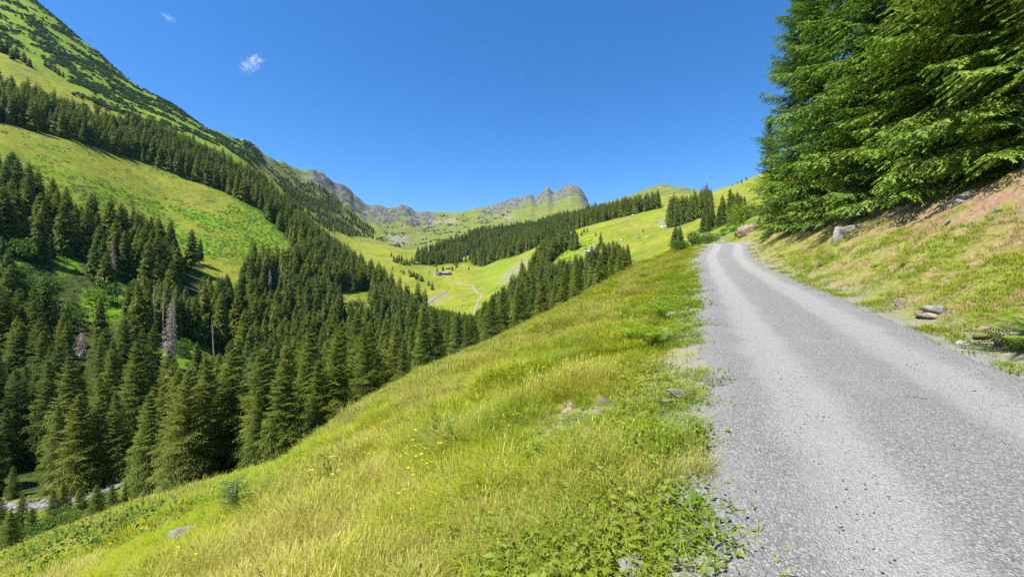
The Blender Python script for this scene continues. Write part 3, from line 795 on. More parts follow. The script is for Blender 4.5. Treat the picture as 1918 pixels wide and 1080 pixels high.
for (ylo, yhi, st, ulo, uhi) in [(66, 330, 6.1, -1.5, 0.62), (330, 780, 6.0, -1.5, 0.62), (780, 1250, 7.5, -0.4, 0.5)]:
    x, y = jgrid(ylo, yhi, ulo, uhi, st)
    z = h(x, y); px, py = proj(x, y, z)
    f = forest_mask(px, py, y)
    f &= ~((px < 275) & (py > 470) & (py < 660) & (RNG.random(len(x)) < 0.45))
    f &= RNG.random(len(x)) < np.where(fbm(x / 40, y / 40, 131, 2) > -0.42, 0.93, 0.45)
    x, y, z, px, py = x[f], y[f], z[f], px[f], py[f]
    H = RNG.normal(20.5, 4.6, len(x)) * (1 + 0.22 * fbm(x / 50, y / 50, 141, 2))
    H = np.where((px > 700) & (px < 1100) & (y < 350), H * np.interp(px, [700, 800, 1100], [0.95, 0.85, 0.72]), H)
    H = np.where(y > 600, H * 0.92, H)
    H = np.where((px > 1100) & (y < 250), H * 0.62, H)
    H = np.where((px > 1235) & (y > 150), H * 0.8, H)
    H = np.where((px > 960) & (px < 1200) & (y > 230) & (y < 500), H * 0.9, H)
    H = np.clip(H, 7, 28)
    # the stands keep below the lines where pasture or track stays open behind them
    lim = np.where((px < 600) & (y < 330), pinterp(px, [(-400,240),(0,258),(60,300),(130,350),(200,362),(300,395),(370,420),(380,470),(470,457),(560,470),(600,470)]), -999)
    lim = np.where((px > 640) & (px < 1190) & (y < 420), pinterp(px, [(640,465),(700,495),(740,532),(790,565),(850,578),(890,585),(905,560),(940,535),(980,520),(1010,490),(1060,480),(1100,462),(1140,452),(1185,458)]), lim)
    H = np.minimum(H, np.maximum(5.5, (py - lim) * y / FPX * RNG.uniform(0.86, 1.0, len(x))))
    for i in range(len(x)):
        if y[i] > 780: zone = 'upper valley'
        elif px[i] > 1100: zone = 'right pasture'
        elif px[i] > 900 and y[i] > 330: zone = 'right pasture'
        elif y[i] > 320 and px[i] < 620 and py[i] < np.interp(px[i], *np.array(UPLOW).T) + 2: zone = 'high band'
        elif px[i] > 620: zone = 'valley foot'
        elif y[i] < 120 and px[i] > 255: zone = 'meadow foot'
        else: zone = 'far bank'
        TREES.append((x[i], y[i], z[i], H[i], RNG.uniform(0.85, 1.15), zone, int(RNG.integers(0, 20)), RNG.uniform(0, 6.28)))
# the front row at the foot of the meadow, and other trees one can pick out
FRONT = [(268,86,800),(292,80,735),(330,76,690),(385,80,668),(432,84,652),(488,78,652),(545,90,640),(582,82,622),(625,95,652),(662,98,640),(700,102,652),(740,104,612),(772,112,628),(800,122,642)]
FIXED = []
for k, (px, Y, top) in enumerate(FRONT):
    x, y = world_at(px, Y); z = hz(x, y)
    H = (CAM_Z + Y * (540 - top) / FPX) - z
    FIXED.append((x, y, z, max(8, H), RNG.uniform(1.05, 1.25), 'front %d' % k, int(RNG.integers(0, 3)) * 2, RNG.uniform(0, 6.28)))
TREES = [t for t in TREES if all((t[0] - q[0]) ** 2 + (t[1] - q[1]) ** 2 > 9 for q in FIXED)]
TREES += FIXED
# dead standing trees across the creek; live trees keep clear of them
SNAGS = [(290,640,523,0.5,'bare grey dead trunk, left one of the pair across the creek'),(305,645,523,0.6,'bare grey dead trunk, right one of the pair across the creek'),(315,690,553,2.6,'pale dead spruce with bare brushy twigs below the two trunks'),(327,640,550,0.8,'thin dead trunk right of the brushy dead spruce'),(214,505,452,1.6,'small grey dead spruce below the dark pasture grove'),(150,672,622,3.0,'pinkish brown dead spruce above the creek at left'),(525,532,493,2.0,'reddish dead spruce top in the wood below the pasture tip'),(505,540,503,1.6,'smaller reddish dead spruce left of the other below the pasture tip'),(401,668,590,0.7,'bare grey trunk right of the brushy dead spruce'),(433,640,583,0.7,'thin bare trunk among green spruces below the pasture tip'),(985,470,452,1.2,'small dead spruce at the near end of the valley wood')]
SN = []
for (px, pb, pt, r, lab) in SNAGS:
    Y = Y_at(px, pb, 100, 900); x, y = world_at(px, Y)
    SN.append((x, y, hz(x, y), (pb - pt) * Y / FPX, r, lab, px, pb, pt))
def clear_of_snags(t):
    px, py = proj(t[0], t[1], t[2]); hp = t[3] * FPX / t[1]; w = 0.17 * hp
    for q in SN:
        if t[1] < q[1] + 1 and abs(px - q[6]) < w + 3 and py - hp < q[8] + 0.62 * (q[7] - q[8]) and py > q[8]: return False
        if (t[0] - q[0]) ** 2 + (t[1] - q[1]) ** 2 < 6: return False
    return True
TREES = [t for t in TREES if clear_of_snags(t)]
# grassy clearings inside the wood stay open towards the road
CLEARINGS = [(150,232,555,598),(25,58,474,492),(98,152,488,510),(272,400,645,684),(345,445,488,516),(642,692,546,574)]
def clear_of_glades(t):
    px, py = proj(t[0], t[1], t[2]); hp = t[3] * FPX / t[1]
    for (a, b, c, d) in CLEARINGS:
        if a - 0.08 * hp < px < b + 0.08 * hp and py > c and py - hp < d - 4: return random.random() < 0.07
    return True
TREES = [t for t in TREES if t[5].startswith('front') or clear_of_glades(t)]
YOUNG = [(20,1035,955),(98,975,915),(182,972,905),(235,942,902),(60,1000,948),(120,958,900),(40,985,925),(150,962,912),(210,950,905),(0,1000,930)]
for (px, pb, pt) in YOUNG:
    x, y, z = hit(px, pb, 20, 110)
    TREES.append((x, y, z, (pb - pt) * y / FPX, 1.35, 'young', 4, RNG.uniform(0, 6.28)))
HUTTREES = [(750.5,510,6),(756,513,9),(766,511,8),(769,519,13),(775,518,12),(780,523,14),(784,520,9),(788,527,14),(792,526,9),(803,535,11),(810,543,15),(813,500,7),(817,500,8),(804.5,511,5),(819,513,12),(829.5,507,10),(847,506,9),(852,497,8),(855,501,10),(858,496,7),(878,505,7)]
for (px, py, hp) in HUTTREES:
    Y = Y_at(px, py, 480, 1200); x, y = world_at(px, Y)
    TREES.append((x, y, hz(x, y), hp * Y / FPX * 1.05, 1.3, 'hut meadow', int(RNG.integers(0, 20)), RNG.uniform(0, 6.28)))
UPPER = [(745,461,9),(741,462,8),(748,461,7),(738,490,12),(743,492,14),(748,490,15),(753,488,13),(752,495,12),(757,497,13),(762,495,14),(767,497,12),(772,494,15),(776,496,12),(733,480,9),(735,505,7)]
for (px, py, hp) in UPPER:
    Y = Y_at(px, py, 560, 1800); x, y = world_at(px, Y)
    TREES.append((x, y, hz(x, y), hp * Y / FPX, 1.3, 'upper valley', int(RNG.integers(0, 20)), RNG.uniform(0, 6.28)))
PASTURE = [(1116,442,8),(1089,441,10),(1094,436,10),(1100,435,9),(1160,407,7),(1157,407,6),(1196,395,6),(1185,398,4),(1219,386,8),(1228,384,8),(1204,435.6,7),(1266,463,40),(1271,458,30),(1262,455,26)]
for (px, py, hp) in PASTURE:
    Y = Y_at(px, py, 140, 1200); x, y = world_at(px, Y)
    TREES.append((x, y, hz(x, y), hp * Y / FPX, 1.3, 'pasture single', int(RNG.integers(0, 20)), RNG.uniform(0, 6.28)))
SKYT = [(176,96,6),(182,99,5),(212,128,5),(238,149,4),(268,171,4),(345,214,3),(1389,342,7),(1381,344,5),(1372,349,4),(1398,338,8),(1121,386,3),(1125,385,3),(1137,381,2.5),(1141,380,2.5),(30,110,24),(12,100,26),(45,118,22),(55,126,18),(22,112,22),(2,98,26),(85,125,16),(95,130,18),(103,136,16),(110,141,14),(118,146,12)]
for (px, py, hp) in SKYT:
    Y = Y_at(px, py, 300, 2300); x, y = world_at(px, Y)
    TREES.append((x, y, hz(x, y), max(3.0, hp * Y / FPX), 1.4, 'high slope', int(RNG.integers(0, 20)), RNG.uniform(0, 6.28)))
# scattered wood on the far shaded slope
x, y = jgrid(850, 1700, -0.62, -0.24, 8.5); z = h(x, y); px, py = proj(x, y, z)
FL = [(520,340),(545,335),(600,350),(645,390),(700,432),(715,462),(680,470),(640,462),(560,420)]
f = inpoly(px, py, FL) & (fbm(x / 55, y / 55, 151, 3) > -0.12)
for i in np.nonzero(f)[0]:
    TREES.append((x[i], y[i], z[i], RNG.uniform(9, 15), 1.1, 'far slope', int(RNG.integers(0, 20)), RNG.uniform(0, 6.28)))

# which trees show largest: paint them near to far over a coarse picture, the land included
BW, BH = 959, 540
cover = np.zeros((BH, BW), bool)
T = np.array([(t[0], t[1], t[2], t[3], t[4]) for t in TREES])
order = np.argsort(T[:, 1])
ysl = np.exp(np.linspace(math.log(3), math.log(2500), 500))
hpx = (np.arange(BW) * 2.0 + 1 - 959) / FPX
land = np.full(BW, 10000.0); li = 0
GP = np.empty((len(ysl), BW))
for j, Yv in enumerate(ysl):
    GP[j] = 540 - FPX * (h(hpx * Yv, np.full(BW, Yv)) - CAM_Z) / Yv
GP = np.minimum.accumulate(GP, 0) / 2.0          # highest land row reached up to each distance
vis = np.zeros(len(T))
for i in order:
    X0, Y0, Z0, H0, W0 = T[i]
    px, py = proj(X0, Y0, Z0); hh = H0 * FPX / Y0
    c0, c1 = (px - 0.13 * hh * W0) / 2, (px + 0.13 * hh * W0) / 2
    a, b_ = int(max(0, c0)), int(min(BW - 1, c1 + 1))
    if b_ <= a: continue
    j = max(0, int(np.searchsorted(ysl, Y0 - 2)) - 1)
    top, base = (py - hh) / 2, py / 2
    cnt = 0
    for c in range(a, b_):
        fr_ = abs(c - px / 2) / max(0.5, (c1 - c0) / 2)
        t0 = int(max(0, top + (base - top) * min(1, fr_))); t1 = int(min(BH - 1, base, GP[j, c]))
        if t1 > t0:
            cnt += int((~cover[t0:t1, c]).sum()); cover[t0:t1, c] = True
    vis[i] = cnt
rank = np.argsort(-vis)
single = set(i for i in rank[:300] if vis[i] > 3)
ZONE = {
 'far bank': ('dark spruce in the dense wood across the creek', 'spruces in the wood across the creek'),
 'valley foot': ('spruce among the tree tops filling the valley below the meadow crest', 'spruces filling the valley floor'),
 'meadow foot': ('spruce in the stand directly below the edge of the steep meadow', 'spruces below the meadow edge'),
 'high band': ('spruce in the dark band of wood above the bright pasture', 'spruces in the band above the bright pasture'),
 'right pasture': ('spruce in the groves on the pasture slope beyond the road', 'spruces in the groves beyond the road'),
 'upper valley': ('small distant spruce in the upper valley wood', 'spruces of the upper valley'),
 'hut meadow': ('small spruce on the open meadow around the valley huts', 'spruces around the valley huts'),
 'pasture single': ('lone spruce standing free on the far pasture slope', 'lone spruces on the far pasture'),
 'high slope': ('small spruce high on the open mountainside', 'spruces high on the mountainside'),
 'young': ('young spruce beside the creek at the lower edge of the meadow', 'young spruces beside the creek'),
 'far slope': ('tiny distant spruce on the hazy far slope', 'spruces on the hazy far slope'),
}
ORD = ['first', 'second', 'third', 'fourth', 'fifth', 'sixth', 'seventh', 'eighth', 'ninth', 'tenth', 'eleventh', 'twelfth', 'thirteenth', 'fourteenth', 'fifteenth', 'sixteenth', 'seventeenth', 'eighteenth', 'nineteenth', 'twentieth', 'twenty-first', 'twenty-second']
small_zone = {}
for z_ in ('young', 'hut meadow', 'pasture single', 'high slope'):
    ids = [i for i in single if TREES[i][5] == z_]
    ids.sort(key=lambda i: TREES[i][0] / TREES[i][1])
    for k, i in enumerate(ids): small_zone[i] = k
nfront = len(FRONT)
def finer(lab, zone, t):
    x, y, z, H, wd = t[:5]
    px, py = proj(x, y, z)
    hp = H * FPX / y
    size = 'tall' if H > 22 else ('short' if H < 17.5 else 'middle-sized')
    form = 'broad' if wd > 1.03 else ('slender' if wd < 0.95 else 'even')
    if zone == 'far bank':
        where = 'at the picture edge' if px < 90 else ('left of the dead trunks' if px < 270 else ('around the dead trunks' if px < 360 else ('right of the dead trunks' if px < 480 else 'under the pasture tip')))
        row = 'low by the creek' if y < 125 else ('midway up the far bank' if y < 215 else 'under the bright pasture')
        return '%s %s spruce %s, %s' % (size, form, row, where)
    if zone == 'valley foot':
        where = 'left of' if px < 700 else ('straight below' if px < 880 else 'right of')
        return '%s %s spruce filling the valley %s the huts, %s rows' % (size, form, where, 'near' if y < 160 else ('middle' if y < 260 else 'far'))
    if zone == 'meadow foot':
        return '%s %s spruce behind the front row at the meadow foot, %s part' % (size, form, 'left' if px < 400 else ('middle' if px < 520 else 'right'))
    if zone == 'right pasture':
        where = 'lower grove beside the meadow crest' if px < 1100 else ('clump in mid pasture' if px < 1200 else 'grove beside the road bend')
        return '%s %s spruce in the %s' % (size, form, where)
    if zone == 'high band':
        return '%s %s spruce in the band above the bright pasture, %s half' % (size, form, 'left' if px < 250 else 'right')
    return lab
rest = []
for i, t in enumerate(TREES):
    x, y, z, H, wd, zone, pr, rot = t
    proto = MIDH[pr % 3] if y < 150 else (MID[pr % 5] if y < 330 else FAR[pr % 4])
    if i in single or zone.startswith('front'):
        if zone.startswith('front'):
            k = int(zone.split()[1])
            lab = 'tall sunlit spruce at the meadow foot, %s from left in the front row' % (ORD[k] if k < nfront - 1 else 'last')
            grp = 'front row of spruces at the meadow foot'
            proto = MIDH[k % 3]
        else:
            lab, grp = ZONE[zone]
            lab = finer(lab, zone, t)
            if i in small_zone and small_zone[i] < len(ORD): lab = lab + ', %s from the left' % ORD[small_zone[i]]
        tree_object(proto, x, y, z, H, rot, lab, grp, wd)
    else:
        rest.append((x, y, z, H, wd, pr % 5 if y < 330 else 5 + pr % 4, rot))
A = np.array(rest)
hs = np.array([m[0] for m in MID] + [m[0] for m in FAR], float)
sc = A[:, 3] / hs[A[:, 5].astype(int)]
scatter('spruce_forest', [m[1] for m in MID] + [m[1] for m in FAR], A[:, :3] - [0, 0, 0.15], np.stack([RNG.normal(0, 0.025, len(sc)), RNG.normal(0, 0.025, len(sc)), A[:, 6]], -1), np.stack([sc * A[:, 4], sc * A[:, 4], sc], -1), A[:, 5].astype(int), 'dark spruce woods covering the valley sides')
scatter('forest_trunks', [m[2] for m in MID] + [m[2] for m in FAR], A[:, :3] - [0, 0, 0.15], np.stack([0 * sc, 0 * sc, A[:, 6]], -1), np.stack([sc, sc, sc], -1), A[:, 5].astype(int), 'grey trunks inside the spruce woods')

# ------------------------------------------------------------------ big spruces above the road bank
NEARM = []
for i, (Hh, rb) in enumerate([(25, 4.3), (28, 4.6), (27, 5.0)]):
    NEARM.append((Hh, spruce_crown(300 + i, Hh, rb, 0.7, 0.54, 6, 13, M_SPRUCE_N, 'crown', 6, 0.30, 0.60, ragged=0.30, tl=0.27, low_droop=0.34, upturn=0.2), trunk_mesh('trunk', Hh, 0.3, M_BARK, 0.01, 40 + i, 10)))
NEAR_T = [(1492,35.0,20.5,2,'tall sunlit spruce closest to the road bend, its left side against the sky'),
 (1562,30,25,1,'tall spruce second from the bend, standing behind the bank rock'),
 (1648,23.5,28,2,'broad spruce in the middle of the stand with boughs down to the bank'),
 (1782,18.6,28,1,'near spruce with bright green boughs hanging over the reddish bank'),
 (1945,14.5,26,0,'closest spruce at the picture edge with yellow green boughs'),
 (1640,42,27,2,'shaded spruce behind the middle of the roadside stand'),
 (1735,34,29,0,'dark spruce in the second row above the reddish soil'),
 (1880,26,28,2,'dark spruce in the second row near the picture edge'),
 (1446,42,12,1,'small spruce skirting the stand at its road bend end'),
 (2120,16,27,1,'spruce past the picture edge above the road bank')]
for k, (px, Y, H, pr, lab) in enumerate(NEAR_T):
    x, y = world_at(px, Y)
    tree_object(NEARM[pr], x, y, hz(x, y), H, 1.3 * k + 0.4, lab, 'spruces above the road bank', 1.0)

# ------------------------------------------------------------------ dead standing trees
for k, (x, y, z, H, r, lab, *_r) in enumerate(SN):
    o = bpy.data.objects.new('dead_spruce', None); COL.objects.link(o); o.location = (x, y, z - 0.1)
    o.rotation_euler = (R(random.uniform(-3, 3)), R(random.uniform(-3, 3)), random.uniform(0, 6))
    link('trunk', trunk_mesh('trunk', H, 0.3 if r < 1 else 0.24, M_DEAD, 0.01, 500 + k, 6), o)
    bare = r < 1
    link('twigs', spruce_crown(520 + k, H * 0.97, r * (1.2 if bare else 1.15), H * (0.55 if bare else 0.08), 0.55 if bare else 0.46, 4 if bare else 5, 5 if bare else 6, M_DEADTWIG if not bare else M_DEAD, 'twigs', 0, 0.09 if not bare else 0.06, 0.6, tl=0.5, ragged=0.35, low_droop=0.6, thin=1.0), o)
    tag(o, lab, 'dead tree', 'dead standing spruces')

# ------------------------------------------------------------------ shrubs, ferns, saplings
def shrub(name, mats, seed, blobs, n, size, loc, label, cat, group=None, scale=1.0, elong=1.5, stem=True):
    o = bpy.data.objects.new(name, None); COL.objects.link(o); o.location = loc; o.scale = (scale,) * 3
    link('foliage', leaf_cloud('foliage', seed, blobs, n, size, mats), o)
    if stem:
        acc = Acc(); rng = np.random.default_rng(seed)
        for b in blobs:
            tube(acc, [(b[0] * 0.15, b[1] * 0.15, -0.2), (b[0] * 0.5, b[1] * 0.5, b[2] * 0.5), (b[0], b[1], b[2])], [0.03, 0.022, 0.012], 5)
        link('stems', acc.mesh('stems', M_BARK), o)
    return tag(o, label, cat, group)
def blobs(seed, n, r, hgt, br):
    rng = np.random.default_rng(seed)
    return [(rng.normal(0, r * 0.5), rng.normal(0, r * 0.5), rng.uniform(0.35, 0.8) * hgt, br * rng.uniform(0.7, 1.2), br * rng.uniform(0.7, 1.2), br * rng.uniform(0.6, 1.0)) for _ in range(n)]
SHR = [ # px, base py, height px, width factor, label
 (1333,455,17,1.3,M_SCRUB,'dark green rounded bush at the crest of the road'),
 (1310,458,14,1.2,M_SHRUB,'low green bush left of the road crest'),
 (1296,462,26,1.0,M_SHRUB,'leafy green bush below the road on the slope at the bend'),
 (1280,470,22,1.0,M_SHRUB,'green bush between the spruce pair and the road bend'),
 (1381,420,22,0.9,M_FERN,'bright yellow green bush below the first roadside spruce'),
 (1391,405,34,0.8,M_FERN,'bright yellow green sapling against the first roadside spruce'),
]
for k, (px, pb, hp, wf, mt, lab) in enumerate(SHR):
    x, y, z = hit(px, pb, 30, 160)
    hm = hp * y / FPX
    shrub('bush', mt, 600 + k, blobs(600 + k, 7, hm * 0.7 * wf, hm, hm * 0.42), 1400, hm * 0.09, (x, y, z), lab, 'bush', 'bushes around the road bend')
SHR2 = [(35,1020,40,'broadleaf bush beside the lowest young spruce',M_SHRUB),(180,950,26,'leafy bush on the creek bank',M_SHRUB),(262,925,30,'leafy broadleaf bush at the creek beside the front spruces',M_SHRUB),(75,1005,42,'broad green broadleaf bush at the lower meadow edge',M_SHRUB),(330,930,24,'low green bush under the front spruces',M_SHRUB),(1150,520,16,'low green bush at the end of the lower grove',M_SHRUB),(140,985,26,'small bushy growth between the young spruces',M_SHRUB)]
for k, (px, pb, hp, lab, mt) in enumerate(SHR2):
    x, y, z = hit(px, pb, 20, 140)
    hm = hp * y / FPX
    shrub('bush', mt, 640 + k, blobs(640 + k, 8, hm * 1.0, hm, hm * 0.42), 1500, hm * 0.10, (x, y, z), lab, 'bush', 'bushes at the foot of the meadow')
ALD = [(75,565,46,'pale green alder in the upper clearing at the picture edge'),(120,610,44,'pale green alder below the upper clearing'),(55,490,40,'pale green alder under the bright pasture at far left'),(25,540,44,'round alder at the picture edge among dark spruces'),(205,575,40,'bright alder in the clearing left of the dead trunks'),(345,668,34,'bright alder at the foot of the dead trunks'),(262,560,34,'small alder under the dark pasture grove'),(12,640,50,'leafy alder low at the picture edge'),(668,585,26,'light green alder in the gap above the valley trees'),(400,700,36,'alder showing between front spruces and dead trunks')]
for k, (px, pb, hp, lab) in enumerate(ALD):
    Y = Y_at(px, pb, 90, 420); x, y = world_at(px, Y); hm = hp * Y / FPX
    shrub('alder_tree', M_SHRUB, 630 + k, blobs(630 + k, 8, hm * 0.55, hm, hm * 0.30), 1300, hm * 0.085, (x, y, hz(x, y)), lab, 'tree', 'alders among the spruces')
# overgrown hump on the meadow edge
x, y = world_at(590, 44); z = hz(x, y)
shrub('bush', M_SHRUB, 660, [(0.0, 0, 0.4, 1.3, 1.0, 0.9), (1.3, 0.3, 1.2, 1.4, 1.1, 1.1), (2.7, 0.8, 2.0, 1.5, 1.2, 1.1), (-1.0, -0.5, -0.2, 1.1, 1.0, 0.6), (4.0, 1.4, 2.6, 1.4, 1.0, 0.9), (5.2, 2.0, 3.0, 1.2, 1.0, 0.6), (1.0, -0.5, 0.5, 1.6, 1.0, 0.7), (2.8, -0.3, 1.3, 1.6, 1.0, 0.7)], 9000, 0.2, (x, y, z - 0.2), 'yellow green hump of low bilberry scrub on the meadow edge', 'bush', None, 1.0)
HUMPS = [(300,990,1.2,'low scrub patch beside the pale stone on the lower meadow'), (130,1045,1.4,'low dark scrub patch on the lower left meadow'), (200,1000,1.6,'low scrub patch in the middle of the lower left meadow'), (235,968,1.1,'small scrub patch near the creek bushes'), (930,645,0.7,'tuft of scrub on the far rim of the meadow')]
for k, (px, pb, r, lab) in enumerate(HUMPS):
    x, y, z = hit(px, pb, 10, 75)
    shrub('bush', (M_SHRUB, M_FERN)[k % 2], 670 + k, [(0, 0, 0.05, r * 1.5, r, r * 0.35), (r * 1.3, r * 0.4, 0.25, r * 1.2, r, r * 0.35), (-r * 1.2, -r * 0.3, -0.25, r, r, r * 0.3)], 3600, 0.085, (x, y, z), lab, 'bush', 'scrub patches on the meadow', stem=False)

def frond(acc, rng, base, az, L, arch, wid, n=22):
    t = np.linspace(0, 1, n); out = np.array([math.cos(az), math.sin(az), 0])
    ang = math.radians(arch) - t * math.radians(arch * 0.95 + 18)
    st = L / n
    P = np.array(base) + np.cumsum(np.stack([out[0] * np.cos(ang) * st, out[1] * np.cos(ang) * st, np.sin(ang) * st], -1), 0)
    D = unit(np.gradient(P, axis=0)); S = np.array([-out[1], out[0], 0])
    prof = np.clip(np.sin((0.12 + 0.88 * t) * np.pi) ** 0.7, 0.03, 1) * (1 - 0.25 * t)
    for sg in (-1, 1):
        d = D * 0.35 + sg * S - UP * 0.18
        rhombi(acc, P, d, wid * prof * rng.uniform(0.85, 1.1, n), st * 0.8, 0.3 + 0 * t, 0.5 + 0.5 * rng.random(n), 0.1, rng, 0.15, 0.35)
    tube(acc, P[::3], np.linspace(0.006, 0.002, len(P[::3])), 4, 0.1)
def fern_mesh(seed, n, L, arch, wid):
    rng = np.random.default_rng(seed); acc = Acc()
    for k in range(n):
        frond(acc, rng, (rng.normal(0, 0.03), rng.normal(0, 0.03), -0.03), k * 6.283 / n + rng.normal(0, 0.25), L * rng.uniform(0.75, 1.15), arch + rng.normal(0, 9), wid * rng.uniform(0.8, 1.1))
    return acc.mesh('fronds', M_FERN)
FM = [fern_mesh(700 + k, n, L, a, w) for k, (n, L, a, w) in enumerate([(13, 1.05, 76, 0.19), (11, 0.95, 58, 0.21), (10, 0.75, 60, 0.16)])]
FERNS = [(1208,524,1.5,0,'upright bright fern clump on the rim left of the road'),(1925,655,0.9,1,'large fern arching from the bank at the picture edge'),(1945,620,0.95,1,'fern behind the large one at the picture edge'),(1175,600,1.0,1,'fern in tall grass below the rim clump'),(1195,640,1.05,2,'fern lower in the tall grass left of the road'),(1165,560,1.2,2,'small fern on the rim beside the pale stone'),(1238,600,0.9,0,'fern in the tall grass closest to the road'),(1462,480,0.6,1,'fern tuft at the foot of the bank below the first spruce'),(1537,498,0.7,2,'fern tuft at the foot of the rock under the spruces'),(1690,498,0.5,2,'small fern in the middle of the bank'),(578,862,0.8,0,'upright plant at the front of the scrub hump'),(1225,650,0.85,0,'upright fern in the grass halfway down the verge'),(1640,500,0.4,2,'tiny fern on the bank near the purple flowers'),(165,1068,0.8,1,'fern patch at the bottom of the lower meadow')]
for k, (px, pb, s_, mi, lab) in enumerate(FERNS):
    x, y, z = hit(px, pb, 2.0, 70)
    o = bpy.data.objects.new('fern', None); COL.objects.link(o)
    o.location = (x, y, z); o.rotation_euler = (0, 0, 1.7 * k); o.scale = (s_,) * 3
    link('fronds', FM[mi], o); tag(o, lab, 'fern', 'ferns along the road')
# rowan saplings
def rowan(seed, H, n):
    rng = np.random.default_rng(seed); a = Acc(); t = Acc()
    zs = np.linspace(0, H, 8); c = np.stack([0.05 * np.sin(zs * 2.2), 0.04 * np.cos(zs * 1.7), zs], -1)
    tube(t, np.vstack([[0, 0, -0.2], c]), np.linspace(0.028, 0.006, 9), 5)
    for k in range(n):
        f = 0.22 + 0.78 * (k + rng.random()) / n; z_ = f * H
        az = k * 2.4 + rng.normal(0, 0.3); L = H * 0.30 * (1.15 - 0.75 * abs(f - 0.5))
        out = np.array([math.cos(az), math.sin(az), 0.55]); p0 = np.array([0, 0, z_]); p1 = p0 + out * L * 0.5
        tube(t, [p0, p1], [0.008, 0.004], 4)
        for q in range(4):
            b0 = p0 + out * L * (0.3 + 0.2 * q); az2 = az + rng.normal(0, 0.7); o2 = np.array([math.cos(az2), math.sin(az2), 0.1])
            ls = np.linspace(0.15, 1, 6) * 0.26 * min(1, H / 2.0); P = b0 + o2 * ls[:, None] - UP * (ls ** 2)[:, None] * 1.2
            S = np.array([-o2[1], o2[0], 0])
            for sg in (-1, 1):
                rhombi(a, P, o2 * 0.5 + sg * S - UP * 0.3, np.full(6, 0.10 * min(1, H / 2.0)), 0.035 * min(1, H / 2.0), 0.4, 0.9, 0.1, rng, 0.3)
    return a.mesh('leaves', M_ROWAN), t.mesh('stem', M_BARK)
for k, (px, pb, pt, n, lab) in enumerate([(437,968,905,30,'young rowan sapling standing alone on the meadow slope'),(512,912,888,16,'small rowan sapling uphill of the taller one'),(500,918,900,12,'low rowan shoot left of the small sapling'),(400,990,970,16,'short leafy rowan shoot below the tall sapling')]):
    x, y, z = hit(px, pb, 6, 60)
    H = (pb - pt) * y / FPX * 1.05
    lm, tm = rowan(720 + k, H, n)
    o = bpy.data.objects.new('rowan_sapling', None); COL.objects.link(o); o.location = (x, y, z)
    link('leaves', lm, o); link('stem', tm, o); tag(o, lab, 'sapling', 'rowan saplings on the meadow')

# ------------------------------------------------------------------ rocks
def ico(sub=3):
    import bmesh
    bm = bmesh.new(); bmesh.ops.create_icosphere(bm, subdivisions=sub, radius=1.0)
    v = np.array([q.co[:] for q in bm.verts]); f = np.array([[w.index for w in q.verts] for q in bm.faces]); bm.free()
    return v, f
ICO3 = ico(4); ICO1 = ico(1)
def rock_mesh(seed, size, mat, cuts=16, base=ICO3, rough=0.05):
    rng = np.random.default_rng(seed); v = base[0].copy()
    for k in range(cuts):
        n = unit(rng.normal(0, 1, 3)); d = rng.uniform(0.55, 0.85)
        e = v @ n - d; v = v - np.outer(np.maximum(e, 0), n)
    v = v + v * (rough * fbm(v[:, 0] * 3 + seed, v[:, 1] * 3 + v[:, 2] * 2.3, seed, 4))[:, None]
    ax = unit(np.array([0.25, 0.15, 1.0])); q = v @ ax * 5.5 + 0.6 * pn(v[:, 0] * 2, v[:, 1] * 2, seed)
    if rough > 0: v = v * (1 + 0.10 * (np.abs((q % 1) - 0.5) * 2 - 0.5) + 0.06 * pn(np.floor(q) * 7.7, v[:, 0] * 1.5, seed + 3))[:, None]
    me = mesh_np('rock', v * np.array(size), base[1], mat, smooth=False)
    return me
